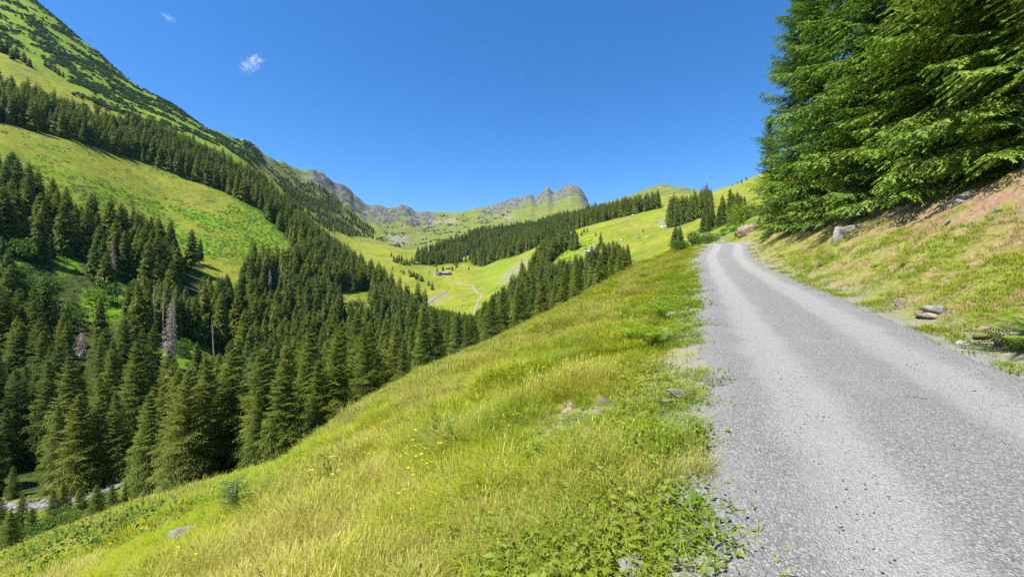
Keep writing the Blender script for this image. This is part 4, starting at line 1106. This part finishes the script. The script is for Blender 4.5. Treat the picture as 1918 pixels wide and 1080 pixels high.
ROCKS = [(1568,452,(0.28,0.4,0.7),M_ROCK,'tall pale rock jutting from the bank under the spruces'),(1590,436,(0.7,0.6,0.4),M_ROCK,'dark rock ledge behind the tall pale rock'),
 (1402,434,(1.6,1.0,1.2),M_ROCKR,'rusty layered rock outcrop below the first roadside spruce'),(1420,425,(1.2,0.9,1.0),M_ROCKR,'rusty rock at the right end of the outcrop'),(1385,440,(1.0,0.7,0.6),M_ROCKR,'low rusty rock at the left end of the outcrop'),(1358,447,(1.4,0.9,0.6),M_ROCK,'pale grey rock near the crest of the road'),
 (1690,567,(0.22,0.16,0.12),M_ROCK,'small grey stone in the middle of the bank turf'),(1740,592,(0.34,0.22,0.10),M_ROCKR,'dark half-buried stone low on the bank'),(1762,583,(0.3,0.2,0.12),M_ROCK,'grey stone right of the dark half-buried one'),
 (1856,628,(0.24,0.18,0.14),M_ROCKR,'brown stone beside the large fern'),(1893,640,(0.26,0.2,0.18),M_ROCK,'grey rounded stone under the large fern'),(1804,645,(0.10,0.08,0.06),M_STONE,'small white stone at the road edge'),
 (1812,372,(0.35,0.25,0.2),M_ROCK,'pale stone at the top of the bank below the near spruce'),(1800,382,(0.2,0.2,0.15),M_ROCK,'smaller pale stone beside the top bank stone'),(1868,396,(0.16,0.12,0.1),M_ROCK,'small pale stone on the reddish soil'),(1775,420,(0.13,0.1,0.08),M_ROCK,'tiny pale stone on the reddish soil'),
 (1136,756,(0.10,0.09,0.09),M_ROCK,'upright pale stone in the left verge'),(1245,752,(0.24,0.12,0.06),M_ROCK,'flat pale slab in the left verge'),(1285,742,(0.22,0.14,0.05),M_ROCK,'flat grey slab between verge and road'),(1108,815,(0.10,0.07,0.10),M_ROCK,'grey stone on the lip of the verge'),(1065,770,(0.12,0.09,0.06),M_ROCKR,'brownish stone in grass left of the verge'),
 (1180,1074,(0.11,0.09,0.06),M_ROCK,'pale stone at the bottom picture edge'),(1180,530,(0.45,0.3,0.28),M_ROCKR,'pale reddish stone on the rim beside the upright fern'),
 (548,868,(0.5,0.35,0.18),M_ROCK,'flat pale stone on the meadow terrace'),(576,874,(0.35,0.3,0.28),M_ROCKR,'pinkish stone at the front of the scrub hump'),(318,985,(0.5,0.3,0.2),M_ROCK,'pale stone in the scrub of the lower meadow'),(365,1000,(0.5,0.3,0.14),M_ROCK,'flat grey stone on the lower meadow'),(258,1043,(0.35,0.25,0.14),M_ROCK,'grey stone near the bottom of the lower meadow'),(218,985,(0.6,0.3,0.25),M_ROCK,'long pale stone on the lower left meadow'),(92,1025,(0.35,0.25,0.15),M_ROCK,'small pale stone at the far lower left'),(910,640,(0.9,0.5,0.4),M_ROCKR,'tan rock on the far rim of the meadow'),(700,1030,(0.14,0.1,0.08),M_ROCK,'grey stone half hidden in the meadow grass')]
for k, (px, pb, sz, mt, lab) in enumerate(ROCKS):
    x, y, z = hit(px, pb, 1.2, 75)
    o = link('rock', rock_mesh(800 + k, sz, mt), None, (x, y, z + sz[2] * 0.1)); o.rotation_euler = (random.uniform(-0.2, 0.2), random.uniform(-0.2, 0.2), random.uniform(0, 6))
    tag(o, lab, 'rock', 'rocks beside the road and on the meadow')
BOUL = [(1211,444,0.9),(1185,404,1.6),(1178,400,1.4),(1175,407,1.2),(1189,399,1.2),(1157,386,2.2),(1163,452,1.4),(1240,427,1.6),(1247,424,1.6),(1110,468,1.6),(1104,472,2.0)]
bl = ['rightmost lower', 'lower middle', 'upper middle', 'leftmost lower', 'topmost', 'highest far', 'grove-side', 'scree', 'upper scree', 'clump-side', 'second clump-side']
for k, (px, pb, s_) in enumerate(BOUL):
    Y = Y_at(px, pb, 140, 1500); x, y = world_at(px, Y)
    o = link('boulder', rock_mesh(860 + k, (s_, s_ * 0.8, s_ * 0.7), M_LIME, 12, ICO1 if False else ICO3), None, (x, y, hz(x, y) + s_ * 0.3))
    tag(o, 'pale boulder on the far pasture, %s one' % bl[k], 'boulder', 'pale boulders on the far pasture')
# ------------------------------------------------------------------ huts in the valley
def box(acc, x0, x1, y0, y1, z0, z1):
    v = [(x, y, z) for x in (x0, x1) for y in (y0, y1) for z in (z0, z1)]
    f = [(0, 1, 3), (0, 3, 2), (4, 6, 7), (4, 7, 5), (0, 4, 5), (0, 5, 1), (2, 3, 7), (2, 7, 6), (0, 2, 6), (0, 6, 4), (1, 5, 7), (1, 7, 3)]
    acc.add(v, f)
def hut(px, py, L, W, Hw, rise, rot, wallm, label, stone=None):
    Y = Y_at(px, py, 500, 1000); x, y = world_at(px, Y)
    o = bpy.data.objects.new('alpine_hut', None); COL.objects.link(o); o.location = (x, y, hz(x, y) - 0.5); o.rotation_euler = (0, 0, R(rot))
    a = Acc(); box(a, -L / 2, L / 2, -W / 2, W / 2, -2, Hw)
    a.add([(-L/2, -W/2, Hw), (-L/2, W/2, Hw), (-L/2, 0, Hw + rise), (L/2, -W/2, Hw), (L/2, W/2, Hw), (L/2, 0, Hw + rise)], [(0, 1, 2), (3, 5, 4)])
    link('wall', a.mesh('wall', wallm, False), o)
    a = Acc(); e = 0.8; th = 0.25
    for sg in (-1, 1):
        yE, zE = sg * (W / 2 + e), Hw - rise * e / (W / 2)
        v = [(-L/2 - e, 0, Hw + rise + 0.05), (L/2 + e, 0, Hw + rise + 0.05), (L/2 + e, yE, zE + 0.05), (-L/2 - e, yE, zE + 0.05)]
        v += [(p[0], p[1], p[2] + th) for p in v]
        a.add(v, [(0, 1, 2), (0, 2, 3), (4, 6, 5), (4, 7, 6), (0, 4, 5), (0, 5, 1), (1, 5, 6), (1, 6, 2), (2, 6, 7), (2, 7, 3), (3, 7, 4), (3, 4, 0)])
    link('roof', a.mesh('roof', M_SHING, False), o)
    for k in range(max(2, int(L / 3.2))):
        a = Acc(); xx = -L / 2 + (k + 0.7) * L / (max(2, int(L / 3.2)) + 0.4); box(a, xx - 0.45, xx + 0.45, -W/2 - 0.06, -W/2 - 0.003, Hw * 0.45, Hw * 0.75)
        link('window', a.mesh('window', M_GLASSD, False), o)
    a = Acc(); box(a, L/2 + 0.003, L/2 + 0.08, -0.6, 0.6, 0.4, 2.6); link('door', a.mesh('door', M_WOOD, False), o)
    tag(o, label, 'hut', 'alpine huts in the valley')
hut(836, 514.5, 17, 8, 3.0, 2.2, 8, M_WOOD, 'long low wooden barn with grey roof in the valley')
hut(818, 516, 7, 6, 4.0, 1.8, 20, M_LIME, 'small whitewashed alpine hut left of the long barn')
hut(824, 514, 7, 6, 3.4, 1.8, 70, M_WOOD, 'dark wooden hut between white hut and long barn')
hut(839, 504, 8, 6, 2.8, 1.8, 5, M_WOOD, 'dark hut uphill behind the long barn')
hut(781, 495, 7, 5, 3.2, 1.6, 0, simple('ochre boards', (0.42, 0.22, 0.08), (0.5, 0.3, 0.13), 1.0), 'tiny ochre hut at the edge of the valley wood')
# pale timber beam on the rim by the bend
x0, y0, z0 = hit(1239, 480, 30, 70); x1, y1, z1 = hit(1259, 475, 30, 70)
a = Acc(); tube(a, [(x0, y0, z0 + 0.28), ((x0 + x1) / 2, (y0 + y1) / 2, (z0 + z1) / 2 + 0.30), (x1, y1, z1 + 0.28)], [0.16, 0.15, 0.13], 8)
tag(link('log', a.mesh('log', M_PALEWOOD)), 'pale barkless log lying on the rim below the road bend', 'log')

# ------------------------------------------------------------------ scrub and lush herbs on the slopes
SC = [leaf_cloud('scrub', 900 + k, blobs(900 + k, 5, 1.3, 1.6, 0.85), 150, 0.75, M_SCRUB, elong=1.3) for k in range(3)]
HB = [leaf_cloud('herb', 910 + k, [(0, 0, 0.1, 1.0, 1.0, 0.5), (0.8, 0.3, 0.1, 0.8, 0.7, 0.4), (-0.7, -0.4, 0.05, 0.8, 0.8, 0.35)], 110, 0.4, M_SHRUB, elong=1.3) for k in range(3)]
pts, ix, scs = [], [], []
x, y = jgrid(420, 1250, -1.5, -0.45, 5.0); z = h(x, y); px, py = proj(x, y, z)
skyl = np.interp(px, _sk[:, 0], _sk[:, 1])
f = (px < 640) & (px > -300) & (py < pinterp(px, UPTOP) + 6) & (py > skyl) & ~((px < 130) & (py > 85 + 0.35 * px) & (py < 175)) & (fbm(x / 60, y / 60, 161, 4) - 0.3 * sm(py, 200, 60) * 0 + RNG.normal(0, 0.22, len(x)) > 0.30 - 0.30 * np.exp(-((py - (60 + 0.42 * px)) / 45) ** 2))
for i in np.nonzero(f)[0]: pts.append((x[i], y[i], z[i])); ix.append(RNG.integers(0, 3)); scs.append(RNG.uniform(0.7, 2.2))
# dark scrub on the far ridges
x, y = jgrid(1100, 2050, -0.56, 0.1, 9.0); z = h(x, y); px, py = proj(x, y, z)
f = ((fbm(x / 70, y / 70, 171, 4) + RNG.normal(0, 0.2, len(x)) > 0.46) & (px < 960)) & (py > np.interp(px, _sk[:, 0], _sk[:, 1]) + 6)
for i in np.nonzero(f)[0]: pts.append((x[i], y[i], z[i])); ix.append(RNG.integers(0, 3)); scs.append(RNG.uniform(0.8, 2.0))
pts = np.array(pts); scs = np.array(scs); n = len(pts)
scatter('alder_scrub', SC, pts, np.stack([np.zeros(n), np.zeros(n), RNG.uniform(0, 6.28, n)], -1), scs, ix, 'dark alder scrub patches on the mountainside')
pts, ix, scs = [], [], []
x, y = jgrid(100, 520, -1.3, 0.6, 2.8); z = h(x, y); px, py = proj(x, y, z)
lu = np.zeros(len(x))
for poly, k in LUSH: lu = np.maximum(lu, inpoly(px, py, poly) * k)
ub = (px < 560) & (py > pinterp(px, UPLOW)) & (py < pinterp(px, LOWTOP))
lu = np.maximum(lu, 0.28 * ub); lu = np.where(px > 1050, lu * 0.7, lu)
f = (lu * 0.75 + 0.45 * fbm(x / 14, y / 14, 181, 3) > RNG.uniform(0.25, 0.85, len(x))) & (y > edgeY(px))
for i in np.nonzero(f)[0]: pts.append((x[i], y[i], z[i])); ix.append(RNG.integers(0, 3)); scs.append(RNG.uniform(0.5, 1.2))
pts = np.array(pts); scs = np.array(scs); n = len(pts)
scatter('lush_herbs', HB, pts, np.stack([np.zeros(n), np.zeros(n), RNG.uniform(0, 6.28, n)], -1), scs, ix, 'bright green herbs and low shrubs on the pasture slopes')

# ------------------------------------------------------------------ grass
def tuft(seed, n, rad, hgt, wid, mat, lean=0.5, seed_head=False):
    rng = np.random.default_rng(seed)
    a = rng.uniform(0, 6.283, n); r = rad * np.sqrt(rng.random(n))
    b = np.stack([r * np.cos(a), r * np.sin(a), np.zeros(n) - 0.03], -1)
    az = a + rng.normal(0, 0.9, n); L = hgt * rng.uniform(0.45, 1.15, n); ln = np.abs(rng.normal(lean, 0.5, n))
    d = np.stack([np.cos(az), np.sin(az), 0 * az], -1); sd = np.stack([-np.sin(az), np.cos(az), 0 * az], -1)
    V = []; tips = []
    for t, w in ((0, 1.0), (0.4, 0.9), (0.75, 0.6), (1.0, 0.0)):
        c = b + d * (ln * L * t ** 2)[:, None] + UP * (L * (t - 0.3 * ln * t ** 2.5))[:, None]
        ww = (wid * w * 0.5 * rng.uniform(0.7, 1.2, n))[:, None]
        if w > 0: V += [c - sd * ww, c + sd * ww]; tips += [np.full(n, t)] * 2
        else: V += [c]; tips += [np.full(n, t)]
    V = np.stack(V, 1); T_ = np.stack(tips, 1); k = np.arange(n)[:, None] * 7
    F = np.concatenate([k + q for q in ([0, 1, 3], [0, 3, 2], [2, 3, 5], [2, 5, 4], [4, 5, 6])], 0)
    acc = Acc(); acc.add(V.reshape(-1, 3), F, T_.reshape(-1) * 0.9)
    if seed_head:
        m = n // 3
        tipp = V[:m, 6]
        rhombi(acc, tipp - UP * 0.02, UP + d[:m] * 0.5, np.full(m, hgt * 0.2), hgt * 0.028, 1.0, 1.0, 0.0, rng, 1.5)
    return acc.mesh('tuft', mat, smooth=False)
def weed(seed, n, rad, size, mat, hgt=0.05):
    rng = np.random.default_rng(seed); acc = Acc()
    a = rng.uniform(0, 6.283, n); r = rad * np.sqrt(rng.random(n))
    o = np.stack([r * np.cos(a), r * np.sin(a), rng.uniform(0, hgt, n)], -1)
    az = rng.uniform(0, 6.283, n)
    d = np.stack([np.cos(az), np.sin(az), rng.uniform(0.05, 0.9, n)], -1); l = size * rng.uniform(0.5, 1.3, n)
    rhombi(acc, o, d, l, l * 0.5, 0.3, 0.3 + 0.7 * rng.random(n), 0.25, rng, 0.4)
    return acc.mesh('weed', mat)
def bloom(seed, n, rad, hgt, size):
    rng = np.random.default_rng(seed); acc = Acc()
    for k in range(n):
        p = np.array([rng.normal(0, rad), rng.normal(0, rad), hgt * rng.uniform(0.6, 1.1)])
        rhombi(acc, (p * [1, 1, 0])[None], np.array([[0.05, 0.05, 1.0]]), np.array([p[2]]), 0.008, 0, 0.05, 0, rng)
        for q in range(5):
            az = q * 1.257; rhombi(acc, p[None], np.array([[math.cos(az), math.sin(az), 0.35]]), np.array([size]), size * 0.8, 0.9, 1.0, 0, rng, 0.2)
    return acc.mesh('bloom', M_BLOOM)
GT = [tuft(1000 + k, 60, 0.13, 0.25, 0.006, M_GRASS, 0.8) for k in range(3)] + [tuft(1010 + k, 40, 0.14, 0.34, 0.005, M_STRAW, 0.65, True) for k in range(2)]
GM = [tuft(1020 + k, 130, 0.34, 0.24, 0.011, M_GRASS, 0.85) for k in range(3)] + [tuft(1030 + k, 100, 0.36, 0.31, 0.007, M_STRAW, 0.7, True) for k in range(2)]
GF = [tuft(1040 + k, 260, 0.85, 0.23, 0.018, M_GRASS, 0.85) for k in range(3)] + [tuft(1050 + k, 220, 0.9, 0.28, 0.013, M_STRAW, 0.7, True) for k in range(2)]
GS = [tuft(1060 + k, 30, 0.10, 0.11, 0.006, M_GRASS, 0.8) for k in range(2)] + [tuft(1064 + k, 40, 0.22, 0.13, 0.010, M_GRASS, 0.8) for k in range(2)]
WD = [weed(1070 + k, 44, 0.12, 0.030, M_WEED) for k in range(3)] + [weed(1080 + k, 44, 0.18, 0.048, M_WEED, 0.07) for k in range(2)]
def field(ylo, yhi, ulo, uhi, dens, cond):
    A_ = (uhi - ulo) * (yhi ** 2 - ylo ** 2) / 2; n = int(A_ * dens)
    y = np.sqrt(RNG.uniform(ylo ** 2, yhi ** 2, n)); x = RNG.uniform(ulo, uhi, n) * y
    s_, p_ = sp(x, y); p_ = road_p(s_, p_)
    k = cond(x, y, p_)
    return x[k], y[k], p_[k]
grass_objs = GT + GM + GF
gp, gi_, gs_ = [], [], []
def add_pts(x, y, idx, scl):
    gp.append(np.stack([x, y, h(x, y)], -1)); gi_.append(idx); gs_.append(scl)
def straw_pick(x, y, base, bias):
    s_ = fbm(x / 3.5, y / 3.5, 201, 3) + 0.6 * fbm(x / 14, y / 14, 205, 2) + RNG.normal(0, 0.25, len(x)) > bias
    return np.where(s_, base + 3 + RNG.integers(0, 2, len(x)), base + RNG.integers(0, 3, len(x)))
def hvar(x, y): return np.clip(1 + 0.8 * fbm(x / 1.7, y / 1.7, 211, 3), 0.4, 2.0) * RNG.uniform(0.75, 1.2, len(x))
for (ylo, yhi, dens, base, ulo, uhi) in [(0.9, 4, 210, 0, -1.5, 0.9), (4, 8, 100, 0, -1.45, 0.75), (8, 17, 26, 5, -1.4, 0.6), (17, 32, 7.5, 10, -1.38, 0.55), (32, 58, 4.0, 10, -1.36, 0.5), (58, 84, 1.6, 10, -1.3, 0.45)]:
    def cond(x, y, p_):
        g = (p_ < -1.0) | ((p_ < -0.15) & (RNG.random(len(x)) < 0.22 + 0.5 * sm(-p_, 0.2, 1.2)))
        px = 959 + FPX * x / y
        return g & (y < np.maximum(58, edgeY(px) - 4))
    x, y, p_ = field(ylo, yhi, ulo, uhi, dens, cond)
    sc_ = hvar(x, y) * np.clip(0.42 + 0.58 * sm(-p_, 0.6, 2.8), 0.3, 1)
    add_pts(x, y, straw_pick(x, y, base, 0.02 if ylo > 8 else 0.18), sc_)
gp_, gi2, gs2 = np.concatenate(gp), np.concatenate(gi_), np.concatenate(gs_); n = len(gp_)
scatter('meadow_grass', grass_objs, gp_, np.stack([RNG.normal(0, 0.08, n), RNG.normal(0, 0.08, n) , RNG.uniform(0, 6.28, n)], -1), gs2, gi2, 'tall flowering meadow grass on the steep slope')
# verge and bank
gp, gi_, gs_ = [], [], []
for (ylo, yhi, dens, wds) in [(1.0, 5, 150, (0, 5)), (5, 11, 55, (0, 5)), (11, 26, 22, (3, 5)), (26, 55, 8, (3, 5))]:
    def cl(x, y, p_):
        d = 0.52 + 1.5 * fbm(x * 0.9, y * 0.9, 221, 3)
        return (p_ < 0.1) & (p_ > -3.2) & (RNG.random(len(x)) < np.clip(d, 0.05, 1) * (0.25 + 0.75 * sm(-p_, 0.0, 0.6)))
    x, y, p_ = field(ylo, yhi, -0.9, 0.95, dens, cl)
    add_pts(x, y, RNG.integers(wds[0], wds[1], len(x)) + len(GS), RNG.uniform(0.6, 1.4, len(x)) * (1 if ylo < 11 else 1.6))
    x, y, p_ = field(ylo, yhi, -0.9, 0.95, dens * 0.8, cl)
    add_pts(x, y, RNG.integers(0, 2, len(x)) if ylo < 6 else RNG.integers(2, 4, len(x)), RNG.uniform(0.7, 1.6, len(x)))
    def cr(x, y, p_):
        e = p_ - ROAD_W
        d = 0.55 + 1.5 * fbm(x * 0.6, y * 0.6, 231, 3)
        return (e > 0.05) & (e < 8) & (RNG.random(len(x)) < np.clip(d, 0.03, 1) * (0.3 + 0.7 * sm(e, 0.0, 0.5)) * (1 - 0.8 * sm(e, 2.6, 4.8)))
    x, y, p_ = field(ylo, yhi, 0.4, 1.5, dens * 1.9, cr)
    add_pts(x, y, np.where(RNG.random(len(x)) < 0.42, RNG.integers(0, 2, len(x)) if ylo < 5 else RNG.integers(2, 4, len(x)), len(GS) + RNG.integers(0, 3, len(x))), RNG.uniform(0.45, 1.1, len(x)) * (1 if ylo < 11 else 1.4))
gp_, gi2, gs2 = np.concatenate(gp), np.concatenate(gi_), np.concatenate(gs_); n = len(gp_)
scatter('verge_weeds', GS + WD, gp_, np.stack([RNG.normal(0, 0.12, n), RNG.normal(0, 0.12, n), RNG.uniform(0, 6.28, n)], -1), gs2, gi2, 'short turf and leafy weeds along both road edges')
# upright leafy herbs standing in the grass
def herb(seed, n, H):
    rng = np.random.default_rng(seed); acc = Acc()
    for k in range(n):
        b0 = np.array([rng.normal(0, 0.07), rng.normal(0, 0.07), 0]); hh = H * rng.uniform(0.6, 1.1); m = 11
        zt = np.linspace(0.08, 1, m); ang = np.arange(m) * 2.4 + rng.uniform(0, 6)
        P = b0 + np.stack([0.05 * np.sin(zt * 3 + k), 0.05 * np.cos(zt * 2 + k) - 0.05, zt * hh], -1)
        tube(acc, np.vstack([b0 - [0, 0, 0.05], P[::3]]), np.linspace(0.005, 0.002, len(P[::3]) + 1), 4, 0.2)
        d = np.stack([np.cos(ang), np.sin(ang), np.full(m, 0.45)], -1)
        l = hh * 0.30 * (1.15 - 0.75 * zt)
        rhombi(acc, P, d, l, l * 0.34, 0.3 + 0 * zt, 0.4 + 0.5 * zt, 0.25, rng, 0.5)
    return acc.mesh('herb', M_WEED)
HE = [herb(1090 + k, 3 + k, 0.42 + 0.07 * k) for k in range(4)]
xs, ys = [], []
for (ylo, yhi, dens) in [(2.2, 7, 2.4), (7, 16, 1.3), (16, 36, 0.5)]:
    x, y, p_ = field(ylo, yhi, -1.2, 0.6, dens, lambda x, y, p_: (p_ < -1.0) & (fbm(x / 2.6, y / 2.6, 251, 3) + 0.55 * np.exp(-((p_ + 4.0) / 2.0) ** 2) * (y > 7) > 0.22))
    xs.append(x); ys.append(y)
x, y = np.concatenate(xs), np.concatenate(ys); n = len(x)
scatter('meadow_herbs', HE, np.stack([x, y, h(x, y)], -1), np.stack([RNG.normal(0, 0.1, n), RNG.normal(0, 0.1, n), RNG.uniform(0, 6.28, n)], -1), RNG.uniform(0.5, 1.1, n), RNG.integers(0, 4, n), 'upright leafy herbs standing in the meadow grass')
# yellow flowers
BL = [bloom(1100 + k, 3, 0.15, 0.36, 0.022) for k in range(2)]
xs, ys = [], []
for (ylo, yhi, dens) in [(2.5, 9, 1.0), (9, 30, 0.3)]:
    x, y, p_ = field(ylo, yhi, -1.3, 1.3, dens, lambda x, y, p_: ((p_ < -0.8) | ((p_ > ROAD_W + 0.3) & (p_ < ROAD_W + 4))) & (fbm(x / 4, y / 4, 241, 2) > 0.0))
    xs.append(x); ys.append(y)
x, y = np.concatenate(xs), np.concatenate(ys); n = len(x)
scatter('yellow_flowers', BL, np.stack([x, y, h(x, y)], -1), np.stack([0 * x, 0 * x, RNG.uniform(0, 6.28, n)], -1), RNG.uniform(0.8, 1.3, n), RNG.integers(0, 2, n), 'scattered small yellow flowers in the meadow grass')
# grass tufts growing in the road
for k, (px, py, s_, lab) in enumerate([(1545,640,0.8,'small green weed tuft in the middle of the road'),(1440,548,0.9,'yellowish weed tuft in the road near the crest'),(1716,754,0.6,'dark weed tuft in the road close to the camera'),(1795,852,0.5,'tiny weed tuft nearest on the road'),(1350,468,1.5,'thin tuft on the road crown at the bend'),(1358,482,1.2,'thin tuft on the road crown below the bend'),(1386,510,1.0,'tuft on the road crown above the yellowish tuft')]):
    x, y, z = hit(px, py, 2, 60)
    o = link('weed_tuft', (WD[k % 3]), None, (x, y, z + 0.045)); o.scale = (s_ * 1.1, s_ * 0.8, s_ * 0.9); o.rotation_euler = (0, 0, k * 1.3)
    tag(o, lab, 'weed', 'weed tufts in the road')
# loose pebbles
PB = [rock_mesh(1200 + k, (1, 0.75, 0.5), M_STONE, 8, ICO1, 0.0) for k in range(4)]
x, y, p_ = field(1.2, 5.5, 0.1, 1.4, 420, lambda x, y, p_: (p_ > -0.5) & (p_ < ROAD_W + 0.6))
x2, y2, p2 = field(5.5, 13, 0.3, 1.3, 90, lambda x, y, p_: (p_ > -0.5) & (p_ < ROAD_W + 0.6))
x3, y3, p3 = field(1.2, 9, -0.3, 0.8, 60, lambda x, y, p_: (p_ > -2.2) & (p_ < 0.1))
x, y, p_ = np.concatenate([x, x2, x3]), np.concatenate([y, y2, y3]), np.concatenate([p_, p2, p3]); n = len(x)
qq = p_ / ROAD_W
ontr = np.exp(-((qq - 0.24) / 0.12) ** 2) + np.exp(-((qq - 0.77) / 0.13) ** 2)
k = RNG.random(n) > ontr * 0.8
x, y, p_ = x[k], y[k], p_[k]; n = len(x)
zz_ = h(x, y) + np.where((p_ > 0) & (p_ < ROAD_W), 0.024, -0.01)
scatter('road_pebbles', PB, np.stack([x, y, zz_], -1), RNG.uniform(0, 6.28, (n, 3)) * [0.05, 0.05, 1], np.clip(RNG.lognormal(-4.85, 0.40, n), 0.003, 0.02), RNG.integers(0, 4, n), 'loose pale pebbles on the gravel road')
# creek boulders
xs = []
for _ in range(420):
    px = RNG.uniform(-100, 320); Y = np.interp(px, [-260, -120, 0, 80, 150, 225, 262, 290, 330], [104, 95, 88, 86, 87, 92, 104, 130, 160]) + RNG.normal(0, 2.2)
    x_, y_ = world_at(px, Y); xs.append((x_, y_))
xs = np.array(xs); n = len(xs)
CB = [rock_mesh(1210 + k, (1, 0.8, 0.6), M_ROCK, 10, ICO1, 0.0) for k in range(3)]
scatter('creek_stones', CB, np.stack([xs[:, 0], xs[:, 1], h(xs[:, 0], xs[:, 1]) + 0.2], -1), RNG.uniform(0, 6.28, (n, 3)) * [0.1, 0.1, 1], np.clip(RNG.lognormal(-0.9, 0.5, n), 0.15, 1.2), RNG.integers(0, 3, n), 'grey boulders strewn along the creek')

# ------------------------------------------------------------------ clouds and haze
def cloud(px, py, Y, sx, sy, sz, rot, dens, seed, label):
    v, f = ICO3
    o = link('cloud', mesh_np('cloud', v, f, None), None, ((px - 959) / FPX * Y, Y, CAM_Z + Y * (540 - py) / FPX))
    o.scale = (sx, sy, sz); o.rotation_euler = (0, R(rot), 0)
    m, nt = mat_new('cloud vapour'); b = NB(nt)
    tc = b.n('ShaderNodeTexCoord').outputs['Object']
    mp = b.n('ShaderNodeMapping'); mp.inputs['Location'].default_value = (seed, seed * 0.7, 0); mp.inputs['Scale'].default_value = (1.0, 0.5, 1.3); b.l(tc, mp.inputs['Vector'])
    n1 = b.noise(mp.outputs[0], 2.8, 10, 0.72, 1.6)
    ln = b.n('ShaderNodeVectorMath', operation='LENGTH'); b.l(tc, ln.inputs[0])
    fall = b.fr(ln.outputs['Value'], 0.0, 1.0, 0.0, 0.34)
    d = b.math('MULTIPLY', b.fr(b.math('SUBTRACT', n1, fall), 0.40, 0.66), dens)
    pv = b.n('ShaderNodeVolumePrincipled'); pv.inputs['Color'].default_value = (1, 1, 1, 1); pv.inputs['Anisotropy'].default_value = 0.2
    b.l(d, pv.inputs['Density'])
    b.l(pv.outputs[0], b.n('ShaderNodeOutputMaterial').inputs['Volume'])
    o.data.materials.append(m)
    tag(o, label, 'cloud', None, 'thing')
cloud(472, 118, 4200, 300, 150, 190, -28, 0.02, 3.1, 'small wispy white cloud above the left ridge')
cloud(316, 34, 4200, 190, 90, 90, 32, 0.012, 7.7, 'faint tiny cloud wisp near the top of the sky')
import bmesh as _bm
bm = _bm.new(); _bm.ops.create_cube(bm, size=1.0); me = bpy.data.meshes.new('haze'); bm.to_mesh(me); bm.free()
zmin = float(min(Z.min(), Zf.min())) - 1.0; zmax = float(max(Zf.max(), 40)) + 12
x0, x1 = float(Xf.min()) - 20, float(Xf.max()) + 20
hzb = link('haze', me, None, ((x0 + x1) / 2, (2720 - 40) / 2, (zmin + zmax) / 2)); hzb.scale = (x1 - x0, 2760, zmax - zmin)
m, nt = mat_new('mountain air'); b = NB(nt)
pv = b.n('ShaderNodeVolumePrincipled'); pv.inputs['Color'].default_value = (0.22, 0.48, 1.0, 1); pv.inputs['Density'].default_value = 0.00002; pv.inputs['Anisotropy'].default_value = 0.1
b.l(pv.outputs[0], b.n('ShaderNodeOutputMaterial').inputs['Volume'])
me.materials.append(m)
tag(hzb, 'thin blue mountain haze', None, None, 'stuff')

# look-alikes that still share a wording are told apart by their order across the view
same = {}
for o in scene.objects:
    if o.parent is None and o.get('label') and o.get('category') == 'tree': same.setdefault(o['label'], []).append(o)
for lab, os_ in same.items():
    if len(os_) < 2: continue
    os_.sort(key=lambda o: o.location.x / o.location.y)
    for k, o in enumerate(os_):
        o['label'] = lab + (', leftmost' if k == 0 else ', rightmost' if k == len(os_) - 1 else ', %s from left' % ORD[min(k, len(ORD) - 1)])
